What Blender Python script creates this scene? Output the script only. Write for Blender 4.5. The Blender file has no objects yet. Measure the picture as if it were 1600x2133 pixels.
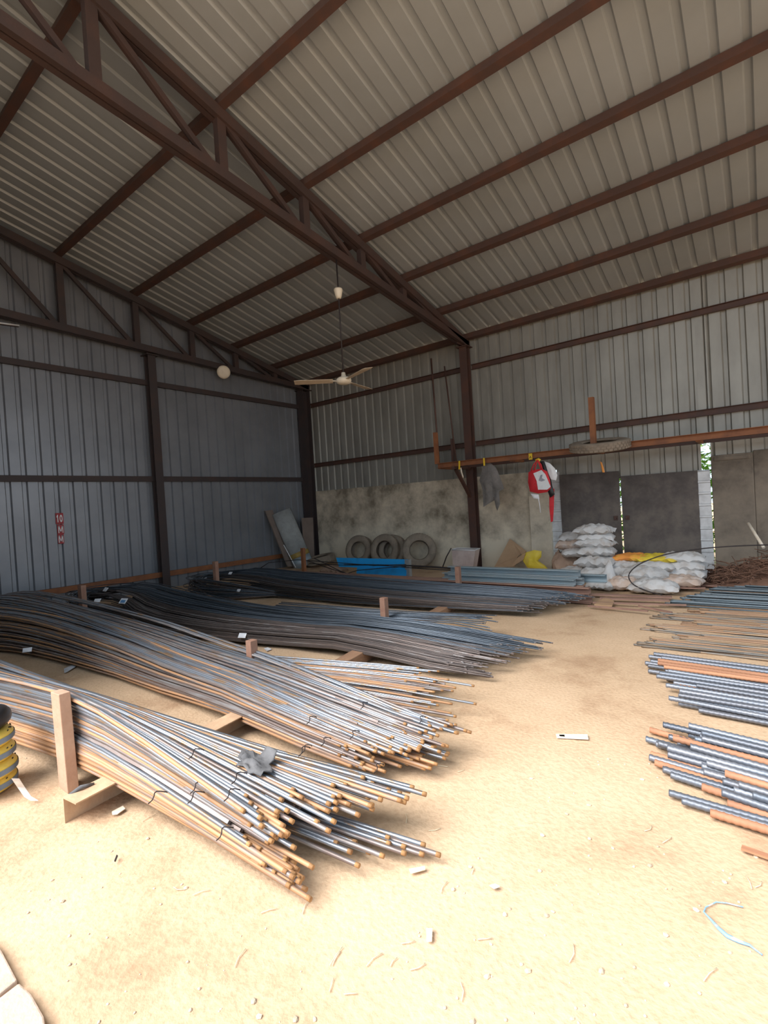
import bpy, math, random
from mathutils import Vector, Matrix, noise

SC = bpy.context.scene
COL = SC.collection
PI = math.pi
R_ = math.radians

# ------------------------------------------------------------------ camera
CW, CH, FPX = 1600.0, 2133.0, 1029.1
CAM = Vector((10.495, -10.125, 1.55))
FW = Vector((-0.61021973, 0.79206638, -0.01620901)).normalized()
RT = Vector((0.79130888, 0.60839343, -0.06072633)).normalized()
UP = RT.cross(FW).normalized()
cd = bpy.data.cameras.new('camera')
cam = bpy.data.objects.new('camera', cd)
COL.objects.link(cam)
cd.sensor_fit = 'HORIZONTAL'
cd.sensor_width = 36.0
cd.lens = FPX / CW * 36.0
cd.clip_start = 0.05
cd.clip_end = 300
M3 = Matrix((RT, UP, -FW)).transposed()
cam.matrix_world = Matrix.Translation(CAM) @ M3.to_4x4()
SC.camera = cam

# ------------------------------------------------------------------ world, light, exposure
SC.view_settings.view_transform = 'Standard'
SC.view_settings.look = 'None'
SC.view_settings.gamma = 1
SC.view_settings.use_curve_mapping = False
SC.view_settings.exposure = 0.55
w = bpy.data.worlds.new('sky')
SC.world = w
w.use_nodes = True
bg = w.node_tree.nodes['Background']
bg.inputs[0].default_value = (0.72, 0.86, 1.0, 1)
bg.inputs[1].default_value = 1.0


# hazy high daylight from the yard behind the camera; the roof edge shades the depth of the shed
sl = bpy.data.lights.new('hazy_sun', 'SUN')
sl.energy = 6.3
sl.angle = math.radians(50)
sl.color = (1.0, 0.965, 0.94)
so_ = bpy.data.objects.new('hazy_sun', sl)
COL.objects.link(so_)
so_.rotation_euler = Vector((0.30, 0.62, -0.78)).to_track_quat('-Z', 'Y').to_euler()

# ------------------------------------------------------------------ pixel rays to real places


def at(px, py, axis, val):
    d = FW * FPX + RT * (px - 800) - UP * (py - 1066.5)
    t = (val - CAM[axis]) / d[axis]
    return CAM + d * t


# ------------------------------------------------------------------ materials
def mat(name, col, rough=0.6, metal=0.0, var=0.0, nscale=5.0, col2=None, mix=(0.4, 0.6), bump=0.0, bscale=40.0,
        stretch=(1, 1, 1), rand=0.0, spec=0.5, sheen=0.0, detail=6, trans=0.0):
    m = bpy.data.materials.new(name)
    m.use_nodes = True
    nt = m.node_tree
    N, L = nt.nodes, nt.links
    b = N['Principled BSDF']
    b.inputs['Roughness'].default_value = rough
    b.inputs['Metallic'].default_value = metal
    b.inputs['Specular IOR Level'].default_value = spec
    tc = N.new('ShaderNodeTexCoord')
    mp = N.new('ShaderNodeMapping')
    mp.inputs['Scale'].default_value = stretch
    L.new(tc.outputs['Object'], mp.inputs['Vector'])
    src = mp.outputs['Vector']
    if rand:
        oi = N.new('ShaderNodeObjectInfo')
        ad = N.new('ShaderNodeVectorMath')
        ad.operation = 'MULTIPLY_ADD'
        cb = N.new('ShaderNodeCombineXYZ')
        L.new(oi.outputs['Random'], cb.inputs[0])
        L.new(oi.outputs['Random'], cb.inputs[1])
        ad.inputs[1].default_value = (37, 91, 0)
        L.new(cb.outputs[0], ad.inputs[0])
        L.new(src, ad.inputs[2])
        src = ad.outputs[0]
    c2 = col2 if col2 else tuple(max(0, c * (1 - 0.35)) for c in col)
    nz = N.new('ShaderNodeTexNoise')
    nz.inputs['Scale'].default_value = nscale
    nz.inputs['Detail'].default_value = detail
    nz.inputs['Roughness'].default_value = 0.6
    L.new(src, nz.inputs['Vector'])
    rp = N.new('ShaderNodeValToRGB')
    rp.color_ramp.elements[0].position = mix[0]
    rp.color_ramp.elements[1].position = mix[1]
    rp.color_ramp.elements[0].color = (*col, 1)
    rp.color_ramp.elements[1].color = (*c2, 1)
    L.new(nz.outputs[0], rp.inputs[0])
    out = rp.outputs[0]
    if rand:
        hs = N.new('ShaderNodeHueSaturation')
        mr = N.new('ShaderNodeMapRange')
        mr.inputs[3].default_value = 1 - rand
        mr.inputs[4].default_value = 1 + rand
        L.new(oi.outputs['Random'], mr.inputs[0])
        L.new(mr.outputs[0], hs.inputs['Value'])
        L.new(out, hs.inputs['Color'])
        out = hs.outputs[0]
    L.new(out, b.inputs['Base Color'])
    if bump:
        n2 = N.new('ShaderNodeTexNoise')
        n2.inputs['Scale'].default_value = bscale
        n2.inputs['Detail'].default_value = 8
        L.new(mp.outputs['Vector'], n2.inputs['Vector'])
        bp = N.new('ShaderNodeBump')
        bp.inputs['Strength'].default_value = bump
        bp.inputs['Distance'].default_value = 0.02
        L.new(n2.outputs[0], bp.inputs['Height'])
        L.new(bp.outputs[0], b.inputs['Normal'])
    return m


M = {}
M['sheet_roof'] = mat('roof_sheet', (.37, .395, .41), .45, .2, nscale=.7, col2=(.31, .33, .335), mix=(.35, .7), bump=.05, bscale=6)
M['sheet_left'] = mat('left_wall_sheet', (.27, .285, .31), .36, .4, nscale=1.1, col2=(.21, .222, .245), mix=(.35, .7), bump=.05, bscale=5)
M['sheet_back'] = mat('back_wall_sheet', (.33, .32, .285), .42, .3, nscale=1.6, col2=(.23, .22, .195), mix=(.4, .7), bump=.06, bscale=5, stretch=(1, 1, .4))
M['sheet_clean'] = mat('white_sheet', (.66, .67, .68), .4, .2, nscale=5, col2=(.42, .42, .42), mix=(.45, .75))
M['steel'] = mat('primer_steel', (.080, .043, .034), .62, .1, nscale=3, col2=(.125, .052, .032), mix=(.45, .75), bump=.1)
M['steel_dark'] = mat('dark_primer_steel', (.050, .038, .038), .6, .1, nscale=3, col2=(.07, .042, .036), mix=(.45, .75), bump=.1)
M['truss'] = mat('truss_steel', (.060, .038, .034), .6, .1, nscale=3, col2=(.085, .045, .035), mix=(.45, .75), bump=.1)
M['rack'] = mat('orange_rust_steel', (.30, .115, .045), .65, .1, nscale=5, col2=(.18, .07, .035), mix=(.4, .75), bump=.1)
M['post'] = mat('dusty_brown_post', (.33, .19, .13), .8, 0, nscale=6, col2=(.23, .11, .075), mix=(.4, .7), bump=.15)
M['post_near'] = mat('dusty_pink_post', (.52, .34, .24), .8, 0, nscale=6, col2=(.42, .25, .17), mix=(.4, .7), bump=.15)
M['bearer'] = mat('dust_covered_channel', (.55, .38, .24), .85, 0, nscale=6, col2=(.42, .26, .16), mix=(.4, .7), bump=.15)
M['timber'] = mat('brown_timber', (.34, .20, .12), .8, 0, nscale=4, col2=(.22, .12, .075), mix=(.4, .7), bump=.2, stretch=(4, 1, 4))
M['bar'] = mat('steel_bar', (.27, .30, .345), .34, .6, nscale=2.6, col2=(.36, .23, .13), mix=(.53, .63), rand=.3, stretch=(1.1, 14, 14), bump=.06, bscale=30)
M['bar_rust'] = mat('rusty_bar', (.44, .24, .12), .6, .15, nscale=2.2, col2=(.29, .21, .17), mix=(.48, .62), rand=.25, stretch=(1, 14, 14))
M['bar_brown'] = mat('brown_bar', (.20, .155, .14), .45, .4, nscale=2.2, col2=(.27, .26, .26), mix=(.45, .62), rand=.25, stretch=(1, 14, 14))
M['tip'] = mat('rusted_bar_end', (.46, .25, .10), .7, .1, nscale=30, col2=(.28, .14, .06), mix=(.35, .65))
M['dark_bar'] = mat('blue_black_bar', (.070, .090, .115), .40, .55, nscale=2.5, col2=(.11, .13, .155), mix=(.4, .65), rand=.4, stretch=(1, 12, 12))
M['dark_brown_bar'] = mat('brown_black_bar', (.085, .072, .070), .45, .5, nscale=2.5, col2=(.135, .11, .10), mix=(.4, .65), rand=.35, stretch=(1, 12, 12))
M['thick_bar'] = mat('ribbed_bar', (.155, .185, .23), .48, .5, nscale=2, col2=(.21, .22, .25), mix=(.35, .6), rand=.25, stretch=(1, 10, 10))
M['thick_rust'] = mat('ribbed_bar_rusty', (.45, .22, .12), .7, .05, nscale=3, col2=(.34, .16, .09), mix=(.4, .65), rand=.2, stretch=(1, 10, 10))
M['thin_right'] = mat('thin_bar_grey', (.19, .18, .165), .55, .35, nscale=2.5, col2=(.32, .22, .135), mix=(.46, .58), rand=.3, stretch=(1, 10, 10))
M['thin_blue'] = mat('thin_bar_blue', (.12, .16, .19), .5, .45, nscale=2.5, col2=(.17, .20, .22), mix=(.4, .6), rand=.3, stretch=(1, 10, 10))
M['thin_rust'] = mat('thin_bar_rusty', (.36, .22, .13), .75, .05, nscale=3, col2=(.27, .165, .105), mix=(.4, .65), rand=.25, stretch=(1, 10, 10))
M['rubber'] = mat('dusty_rubber', (.28, .225, .17), .85, 0, nscale=6, col2=(.18, .145, .11), mix=(.4, .7), bump=.15)
M['sack'] = mat('woven_sack', (.58, .575, .57), .75, 0, nscale=7, col2=(.44, .38, .33), mix=(.48, .75), bump=.3, bscale=18, rand=.10)
M['sack_dusty'] = mat('dusty_sack', (.55, .42, .34), .8, 0, nscale=6, col2=(.66, .62, .60), mix=(.5, .75), bump=.3, bscale=18, rand=.1)
M['sack_brown'] = mat('brown_sack', (.42, .29, .21), .85, 0, nscale=6, col2=(.33, .22, .16), mix=(.4, .7), bump=.3, bscale=18)
M['sack_yellow'] = mat('yellow_sack', (.76, .58, .05), .6, 0, nscale=6, col2=(.70, .50, .16), mix=(.5, .8), bump=.3, bscale=15)
M['sack_orange'] = mat('orange_sack', (.86, .33, .07), .6, 0, nscale=4, col2=(.80, .50, .06), mix=(.5, .7), bump=.3, bscale=15)
M['white_plastic'] = mat('white_plastic', (.78, .79, .80), .5, 0, nscale=6, col2=(.60, .60, .62), mix=(.5, .8))
M['fan_white'] = mat('cream_enamel', (.74, .66, .52), .45, 0, nscale=5, col2=(.60, .50, .38), mix=(.5, .8))
M['blade'] = mat('cream_fan_blade', (.62, .50, .36), .5, 0, nscale=5, col2=(.45, .34, .24), mix=(.4, .8))
M['blue'] = mat('bright_blue_paint', (.02, .36, .80), .45, .1, nscale=4, col2=(.03, .22, .50), mix=(.5, .8))
M['channel_blue'] = mat('grey_blue_galvanised', (.27, .36, .41), .5, .35, nscale=2.5, col2=(.35, .36, .36), mix=(.4, .7), stretch=(.6, 4, 4))
M['channel_rust'] = mat('rusty_channel', (.33, .20, .15), .8, .05, nscale=3, col2=(.23, .13, .10), mix=(.4, .65), stretch=(.6, 4, 4), bump=.1)
M['galv'] = mat('dull_galvanised', (.42, .44, .44), .5, .5, nscale=3, col2=(.33, .34, .34), mix=(.4, .7))
M['cardboard'] = mat('cardboard', (.45, .29, .17), .85, 0, nscale=3, col2=(.38, .24, .14), mix=(.4, .7))
M['board'] = mat('brown_board', (.22, .17, .14), .8, 0, nscale=3, col2=(.17, .13, .11), mix=(.4, .7))
M['black'] = mat('black_plastic', (.02, .02, .022), .4, 0)
M['dark_wire'] = mat('dark_wire', (.05, .04, .04), .6, .4)
M['rag'] = mat('grey_rag', (.10, .10, .105), .9, 0, nscale=9, col2=(.16, .16, .165), mix=(.4, .7), bump=.4, bscale=25)
M['net'] = mat('dirty_grey_cloth', (.22, .20, .185), .9, 0, nscale=6, col2=(.13, .12, .11), mix=(.4, .7), bump=.4, bscale=20)
M['red'] = mat('red_fabric', (.70, .03, .04), .7, 0, nscale=8, col2=(.48, .02, .03), mix=(.4, .8))
M['sign_red'] = mat('red_sticker', (.42, .035, .045), .5, 0)
M['yellow'] = mat('yellow_tape', (.88, .58, .03), .5, 0)
M['yellow_wrap'] = mat('yellow_coil_wrap', (.74, .55, .10), .45, 0, nscale=14, col2=(.60, .42, .07), mix=(.45, .7))
M['blue_band'] = mat('blue_grey_band', (.20, .27, .36), .5, 0)
M['paper'] = mat('paper_tag', (.80, .82, .86), .6, 0)
M['paper_dirty'] = mat('dirty_paper', (.72, .60, .46), .8, 0, nscale=12, col2=(.80, .74, .64), mix=(.4, .7))
M['tag_blue'] = mat('blue_tag_print', (.12, .30, .55), .6, 0)
M['straw'] = mat('straw', (.85, .74, .52), .8, 0)
M['pebble'] = mat('pebble', (.62, .50, .36), .9, 0, nscale=14, col2=(.48, .38, .28), mix=(.4, .7), rand=.25)
M['twig'] = mat('brown_twigs', (.17, .09, .06), .9, 0, nscale=8, col2=(.26, .14, .09), mix=(.4, .7))
M['leaf'] = mat('green_leaf', (.25, .52, .06), .6, 0, nscale=3, col2=(.45, .66, .12), mix=(.4, .7))
M['string'] = mat('blue_string', (.22, .42, .78), .6, 0, nscale=18, col2=(.80, .84, .9), mix=(.5, .6))
M['paver'] = mat('dusty_paver', (.54, .42, .33), .9, 0, nscale=5, col2=(.46, .35, .27), mix=(.4, .7), bump=.3)


def mat_ground():
    m = bpy.data.materials.new('sandy_dirt')
    m.use_nodes = True
    N, L = m.node_tree.nodes, m.node_tree.links
    b = N['Principled BSDF']
    b.inputs['Roughness'].default_value = .95
    b.inputs['Specular IOR Level'].default_value = .15
    tc = N.new('ShaderNodeTexCoord')
    n1 = N.new('ShaderNodeTexNoise')
    n1.inputs['Scale'].default_value = .9
    n1.inputs['Detail'].default_value = 7
    n1.inputs['Roughness'].default_value = .62
    L.new(tc.outputs['Object'], n1.inputs['Vector'])
    rp = N.new('ShaderNodeValToRGB')
    e = rp.color_ramp.elements
    e[0].position, e[0].color = .34, (.42, .275, .17, 1)
    e[1].position, e[1].color = .62, (.62, .45, .30, 1)
    k = e.new(.46)
    k.color = (.56, .40, .26, 1)
    L.new(n1.outputs[0], rp.inputs[0])
    n2 = N.new('ShaderNodeTexNoise')
    n2.inputs['Scale'].default_value = 42
    n2.inputs['Detail'].default_value = 8
    L.new(tc.outputs['Object'], n2.inputs['Vector'])
    mx = N.new('ShaderNodeMix')
    mx.data_type = 'RGBA'
    mx.blend_type = 'MULTIPLY'
    mx.inputs[0].default_value = .35
    L.new(rp.outputs[0], mx.inputs[6])
    r2 = N.new('ShaderNodeValToRGB')
    r2.color_ramp.elements[0].position = .3
    r2.color_ramp.elements[0].color = (.62, .56, .5, 1)
    r2.color_ramp.elements[1].position = .6
    r2.color_ramp.elements[1].color = (1, 1, 1, 1)
    L.new(n2.outputs[0], r2.inputs[0])
    L.new(r2.outputs[0], mx.inputs[7])
    L.new(mx.outputs[2], b.inputs['Base Color'])
    bp = N.new('ShaderNodeBump')
    bp.inputs['Strength'].default_value = .45
    bp.inputs['Distance'].default_value = .015
    L.new(n2.outputs[0], bp.inputs['Height'])
    L.new(bp.outputs[0], b.inputs['Normal'])
    return m


def mat_concrete(name, c_hi, c_lo, c_dk, sc=1.3):
    m = bpy.data.materials.new(name)
    m.use_nodes = True
    N, L = m.node_tree.nodes, m.node_tree.links
    b = N['Principled BSDF']
    b.inputs['Roughness'].default_value = .9
    tc = N.new('ShaderNodeTexCoord')
    n1 = N.new('ShaderNodeTexNoise')
    n1.inputs['Scale'].default_value = sc
    n1.inputs['Detail'].default_value = 9
    n1.inputs['Roughness'].default_value = .66
    L.new(tc.outputs['Object'], n1.inputs['Vector'])
    # mottling turns darker towards the top of the wall, by height
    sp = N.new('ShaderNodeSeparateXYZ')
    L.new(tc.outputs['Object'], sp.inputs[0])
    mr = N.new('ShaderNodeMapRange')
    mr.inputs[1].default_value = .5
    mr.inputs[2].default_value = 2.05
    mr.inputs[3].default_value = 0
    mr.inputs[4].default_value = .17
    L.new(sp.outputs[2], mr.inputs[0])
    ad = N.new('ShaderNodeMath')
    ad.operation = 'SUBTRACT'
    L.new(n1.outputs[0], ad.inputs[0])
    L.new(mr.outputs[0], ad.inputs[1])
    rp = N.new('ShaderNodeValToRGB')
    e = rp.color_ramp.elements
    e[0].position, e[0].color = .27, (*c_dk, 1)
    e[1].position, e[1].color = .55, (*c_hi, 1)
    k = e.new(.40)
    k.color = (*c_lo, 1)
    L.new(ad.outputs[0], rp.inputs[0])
    L.new(rp.outputs[0], b.inputs['Base Color'])
    bp = N.new('ShaderNodeBump')
    bp.inputs['Strength'].default_value = .3
    bp.inputs['Distance'].default_value = .01
    L.new(n1.outputs[0], bp.inputs['Height'])
    L.new(bp.outputs[0], b.inputs['Normal'])
    return m


M['ground'] = mat_ground()
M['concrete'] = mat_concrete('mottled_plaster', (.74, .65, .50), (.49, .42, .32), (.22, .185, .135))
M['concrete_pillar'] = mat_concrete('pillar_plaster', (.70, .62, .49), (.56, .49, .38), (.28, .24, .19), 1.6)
M['concrete_right'] = mat_concrete('brown_concrete_slab', (.26, .215, .165), (.2, .165, .13), (.12, .10, .08), 1.7)
M['door'] = mat_concrete('dusty_dark_door_sheet', (.17, .145, .125), (.115, .098, .09), (.085, .072, .068), 2.2)


# ------------------------------------------------------------------ mesh builder
class MB:
    def __init__(s):
        s.v, s.f, s.mi, s.sm = [], [], [], []

    def add(s, vs, fs, mi=0, smooth=False):
        o = len(s.v)
        s.v += [Vector(v) for v in vs]
        s.f += [tuple(i + o for i in f) for f in fs]
        s.mi += [mi] * len(fs)
        s.sm += [smooth] * len(fs)
        return s

    def box(s, lo, hi, mi=0):
        x0, y0, z0 = lo
        x1, y1, z1 = hi
        return s.add([(x0, y0, z0), (x1, y0, z0), (x1, y1, z0), (x0, y1, z0), (x0, y0, z1), (x1, y0, z1), (x1, y1, z1), (x0, y1, z1)],
                     [(0, 3, 2, 1), (4, 5, 6, 7), (0, 1, 5, 4), (1, 2, 6, 5), (2, 3, 7, 6), (3, 0, 4, 7)], mi)

    def beam(s, a, b, prof, up=(0, 0, 1), mi=0):
        """extrude a closed 2d outline (side, up) from a to b"""
        a, b = Vector(a), Vector(b)
        d = (b - a).normalized()
        u = Vector(up)
        sd = d.cross(u).normalized()
        u = sd.cross(d).normalized()
        n = len(prof)
        vs = [a + sd * p[0] + u * p[1] for p in prof] + [b + sd * p[0] + u * p[1] for p in prof]
        fs = [(i, (i + 1) % n, (i + 1) % n + n, i + n) for i in range(n)]
        fs += [tuple(range(n))[::-1], tuple(range(n, 2 * n))]
        return s.add(vs, fs, mi)

    def tube(s, pts, r, n=6, mi=0, cap=True, smooth=True, tipmi=None):
        pts = [Vector(p) for p in pts]
        k = len(pts)
        rr = r if isinstance(r, (list, tuple)) else [r] * k
        ref = Vector((0, 0, 1))
        vs = []
        for i, p in enumerate(pts):
            d = (pts[min(i + 1, k - 1)] - pts[max(i - 1, 0)])
            d = d.normalized() if d.length > 1e-9 else Vector((1, 0, 0))
            if abs(d.dot(ref)) > .95:
                a = d.cross(Vector((1, 0, 0))).normalized()
            else:
                a = d.cross(ref).normalized()
            c = a.cross(d)
            for j in range(n):
                t = 2 * PI * j / n
                vs.append(p + (a * math.cos(t) + c * math.sin(t)) * rr[i])
        fs = []
        o = len(s.v)
        for i in range(k - 1):
            for j in range(n):
                fs.append((i * n + j, i * n + (j + 1) % n, (i + 1) * n + (j + 1) % n, (i + 1) * n + j))
        s.add(vs, fs, mi, smooth)
        if tipmi is not None:
            m = len(s.mi)
            for q in range(m - n, m):
                s.mi[q] = tipmi
        if cap:
            s.f += [tuple(o + j for j in range(n))[::-1], tuple(o + (k - 1) * n + j for j in range(n))]
            s.mi += [mi, mi if tipmi is None else tipmi]
            s.sm += [False, False]
        return s

    def lathe(s, prof, n=32, mi=0, mtx=None, closed=False, smooth=True):
        vs = []
        for j in range(n):
            t = 2 * PI * j / n
            for (r, z) in prof:
                p = Vector((r * math.cos(t), r * math.sin(t), z))
                vs.append(mtx @ p if mtx else p)
        k = len(prof)
        fs = []
        for j in range(n):
            for i in range(k if closed else k - 1):
                a, b = i, (i + 1) % k
                fs.append((j * k + a, ((j + 1) % n) * k + a, ((j + 1) % n) * k + b, j * k + b))
        return s.add(vs, fs, mi, smooth)

    def build(s, name, m, parent=None, bevel=0):
        me = bpy.data.meshes.new(name)
        if parent is not None:
            org = Vector(parent.location)
            q = parent.parent
            while q is not None:
                org += Vector(q.location)
                q = q.parent
            loc = Vector((0, 0, 0))
        else:
            xs = [v.x for v in s.v]
            ys = [v.y for v in s.v]
            zs = [v.z for v in s.v]
            org = Vector(((min(xs) + max(xs)) / 2, (min(ys) + max(ys)) / 2, min(zs)))
            loc = org
        me.from_pydata([v - org for v in s.v], [], s.f)
        for mm in (m if isinstance(m, (list, tuple)) else [m]):
            me.materials.append(mm)
        me.polygons.foreach_set('material_index', s.mi)
        me.polygons.foreach_set('use_smooth', s.sm)
        me.update()
        o = bpy.data.objects.new(name, me)
        o.location = loc
        COL.objects.link(o)
        if parent is not None:
            o.parent = parent
        if bevel:
            b = o.modifiers.new('bevel', 'BEVEL')
            b.width = bevel
            b.segments = 2
            b.limit_method = 'ANGLE'
        return o


def tag(o, label, cat, group=None, kind=None):
    o['label'] = label
    o['category'] = cat
    if group:
        o['group'] = group
    if kind:
        o['kind'] = kind
    return o


def struct(o, label=None, cat=None):
    o['kind'] = 'structure'
    if label:
        o['label'] = label
    if cat:
        o['category'] = cat
    return o


def empty(name, loc, label=None, cat=None, group=None):
    o = bpy.data.objects.new(name, None)
    o.location = loc
    o.empty_display_size = .1
    COL.objects.link(o)
    if label:
        tag(o, label, cat, group)
    return o


def rect(w_, h_, dx=0, dy=0):
    return [(-w_ / 2 + dx, -h_ / 2 + dy), (w_ / 2 + dx, -h_ / 2 + dy), (w_ / 2 + dx, h_ / 2 + dy), (-w_ / 2 + dx, h_ / 2 + dy)]


def cee(w_, h_, t=.008):
    """C channel outline opening to +side"""
    return [(-w_ / 2, -h_ / 2), (w_ / 2, -h_ / 2), (w_ / 2, -h_ / 2 + t), (-w_ / 2 + t, -h_ / 2 + t),
            (-w_ / 2 + t, h_ / 2 - t), (w_ / 2, h_ / 2 - t), (w_ / 2, h_ / 2), (-w_ / 2, h_ / 2)]


rnd = random.Random(7)

# ------------------------------------------------------------------ the shell
ZE, SL = 5.144, 0.232                      # eave height, roof slope
XR = 15.0                                  # how far the shed runs to the right
YF = -10.6                                 # where the roof ends towards the yard
XT = 5.33                                  # truss on the middle column
zr = lambda y: ZE - SL * y


def gz(x, y):
    a = noise.noise(Vector((x * .55, y * .55, 3.1))) * .022
    b = noise.noise(Vector((x * 2.3, y * 2.3, 8.7))) * .009
    c = noise.noise(Vector((x * 7.5, y * 7.5, 1.7))) * .004
    return a + b + c - .012


g = MB()
nx, ny = 230, 190
gx0, gx1, gy0, gy1 = -.2, 16.0, -15.0, .35
for j in range(ny + 1):
    for i in range(nx + 1):
        x = gx0 + (gx1 - gx0) * i / nx
        y = gy0 + (gy1 - gy0) * j / ny
        g.v.append(Vector((x, y, gz(x, y))))
for j in range(ny):
    for i in range(nx):
        a = j * (nx + 1) + i
        g.f.append((a, a + 1, a + nx + 2, a + nx + 1))
        g.mi.append(0)
        g.sm.append(True)
struct(g.build('floor', M['ground']))
g = MB()
g.add([(-40, -60, -.06), (60, -60, -.06), (60, 40, -.06), (-40, 40, -.06)], [(0, 1, 2, 3)])
struct(g.build('floor_outside', M['ground']))


def profile(u0, u1, pitch=.25, rib=.095, top=.055, d=.036, phase=0.0):
    """cross-section of trapezoidal ribbed sheet: list of (u, depth)"""
    out = [(u0, 0)]
    k = math.floor((u0 - phase) / pitch)
    while True:
        c = phase + k * pitch
        k += 1
        if c - rib / 2 > u1:
            break
        for du, dd in ((-rib / 2, 0), (-top / 2, d), (top / 2, d), (rib / 2, 0)):
            if u0 < c + du < u1:
                out.append((c + du, dd))
    out.append((u1, 0))
    return out


def sheet(pr, mapf, vs):
    """ribbed sheet: mapf(u, depth, v) -> point"""
    b = MB()
    n = len(pr)
    P = [mapf(u, d, v) for v in vs for (u, d) in pr]
    F = [(j * n + i, j * n + i + 1, (j + 1) * n + i + 1, (j + 1) * n + i) for j in range(len(vs) - 1) for i in range(n - 1)]
    return b.add(P, F)


b = sheet(profile(-.25, XR, .27), lambda u, d, v: (u, v, zr(v) + .06 + d), [.32, YF])
struct(b.build('ceiling', M['sheet_roof']))
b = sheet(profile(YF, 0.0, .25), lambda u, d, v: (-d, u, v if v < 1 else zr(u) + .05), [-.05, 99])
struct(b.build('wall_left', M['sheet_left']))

# back wall: ribbed sheet above the masonry; over the doors it hangs lower
ZC = 2.03
b = sheet(profile(0, 7.18, .25, phase=.07), lambda u, d, v: (u, d, v), [ZC, ZE + .02])
struct(b.build('wall_back', M['sheet_back']))
b = sheet(profile(7.18, 9.66, .25, phase=.07), lambda u, d, v: (u, d, v), [1.76, ZE + .02])
struct(b.build('wall_back_above_doors', M['sheet_back']))
b = sheet(profile(9.66, 9.80, .25, phase=.07), lambda u, d, v: (u, d, v), [2.34, ZE + .02])
c2 = sheet(profile(9.80, XR, .25, phase=.07), lambda u, d, v: (u, d, v), [2.03, ZE + .02])
b.add(c2.v, c2.f)
struct(b.build('wall_back_right', M['sheet_back']))
# unseen facade behind the camera, added to shade the shed's left side
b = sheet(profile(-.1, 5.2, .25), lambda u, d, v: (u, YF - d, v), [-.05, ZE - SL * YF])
struct(b.build('wall_added_shade', M['sheet_left']))
# masonry
b = MB()
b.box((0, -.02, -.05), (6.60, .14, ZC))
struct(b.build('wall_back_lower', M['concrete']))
b = MB()
b.box((6.60, -.10, -.05), (7.04, .12, 2.02))
struct(b.build('trim_1', M['concrete_pillar'], bevel=.01))
b = MB()
b.box((9.80, -.06, -.05), (10.375, .10, 2.03))
b.box((9.84, -.075, 1.93), (10.34, -.03, 2.0))
struct(b.build('wall_right_slab', M['concrete_right'], bevel=.015))
b = MB()
b.box((10.375, -.035, -.05), (XR, .12, 2.06))
struct(b.build('wall_right_slab_far', M['concrete_right'], bevel=.015))


# narrow white ribbed strips beside the doors (ribs run across)
def strip(x0, x1, z1, name):
    pr = profile(-.05, z1, .2, .05, .03, .02)
    bb = MB()
    P = [(x, -.035 - d, u) for x in (x0, x1) for (u, d) in pr]
    n = len(pr)
    bb.add(P, [(i, i + 1, n + i + 1, n + i) for i in range(n - 1)])
    return struct(bb.build(name, M['sheet_clean']))


strip(7.043, 7.24, 1.98, 'trim_2')
strip(9.60, 9.778, 1.80, 'trim_3')


def door(name, x0, x1, ztl, ztr, hx):
    d = MB()
    d.add([(x0, -.055, .03), (x1, -.055, .03), (x1, -.055, ztr), (x0, -.055, ztl), (x0, -.03, .03), (x1, -.03, .03), (x1, -.03, ztr), (x0, -.03, ztl)],
          [(0, 1, 2, 3), (5, 4, 7, 6), (0, 4, 5, 1), (1, 5, 6, 2), (2, 6, 7, 3), (3, 7, 4, 0)])
    o = struct(d.build(name, M['door']))
    h = MB()
    h.box((hx - .035, -.072, .98), (hx + .035, -.055, 1.06))
    h.tube([(hx, -.07, 1.02), (hx, -.105, 1.02)], .018, 8)
    ho = MB()
    ho.v, ho.f, ho.mi, ho.sm = h.v, h.f, h.mi, h.sm
    org = Vector(o.location)
    ho.build('door_handle', M['steel'], o)
    return o


door('door_1', 7.24, 8.345, 1.92, 1.90, 8.26)
door('door_2', 8.375, 9.60, 1.80, 1.80, 8.46)
# ------------------------------------------------------------------ steel frame
LB = lambda a, b_, pr, name, m, lab, cat, grp=None, up=(0, 0, 1): tag(MB().beam(a, b_, pr, up).build(name, m), lab, cat, grp)

py_s = [0.12, 1.21, 2.44, 3.62, 4.89, 6.28, 7.75, 9.25]
plabel = ['lowest rusty brown roof purlin, resting along the top of the back wall',
          'brown roof purlin, first up the slope from the back eave',
          'brown roof purlin, second up the slope from the back eave',
          'brown roof purlin, third up the slope from the back eave',
          'brown roof purlin, fourth up the slope from the back eave',
          'brown roof purlin, fifth up the slope, crossing near the tall truss posts',
          'dark roof purlin, sixth up the slope, seen only in the hazy upper corner',
          'dark roof purlin highest up the slope, over the photographer']
tilt = Vector((0, -SL, 1)).normalized()
for s_, lb in zip(py_s, plabel):
    zc = zr(-s_) - .015
    if s_ < 1:
        zc -= .02
    LB((0.0, -s_, zc), (XR, -s_, zc), rect(.10, .12), 'roof_purlin', M['steel'], lb, 'roof beam', 'purlins under the roof sheets', up=(0, SL, 1))

COLP = []


def column(x, y, z1, w_, name, lab, m, inner=True):
    """H-shaped steel stanchion with base and cap plate"""
    o = empty(name, (x, y, 0), lab, 'column', 'steel columns of the shed')
    h = w_ / 2
    t = .014
    pr = [(-h, -h), (h, -h), (h, -h + t), (t / 2 + .004, -h + t), (t / 2 + .004, h - t), (h, h - t), (h, h), (-h, h), (-h, h - t), (-t / 2 - .004, h - t), (-t / 2 - .004, -h + t), (-h, -h + t)]
    bx = MB()
    bx.beam((x, y, -.02), (x, y, z1), pr, up=(0, 1, 0) if inner else (1, 0, 0))
    bx.build('shaft', m, o)
    MB().box((x - h - .05, y - h - .05, z1 - .012), (x + h + .05, y + h + .05, z1 + .006)).build('cap_plate', m, o)
    return o


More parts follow.
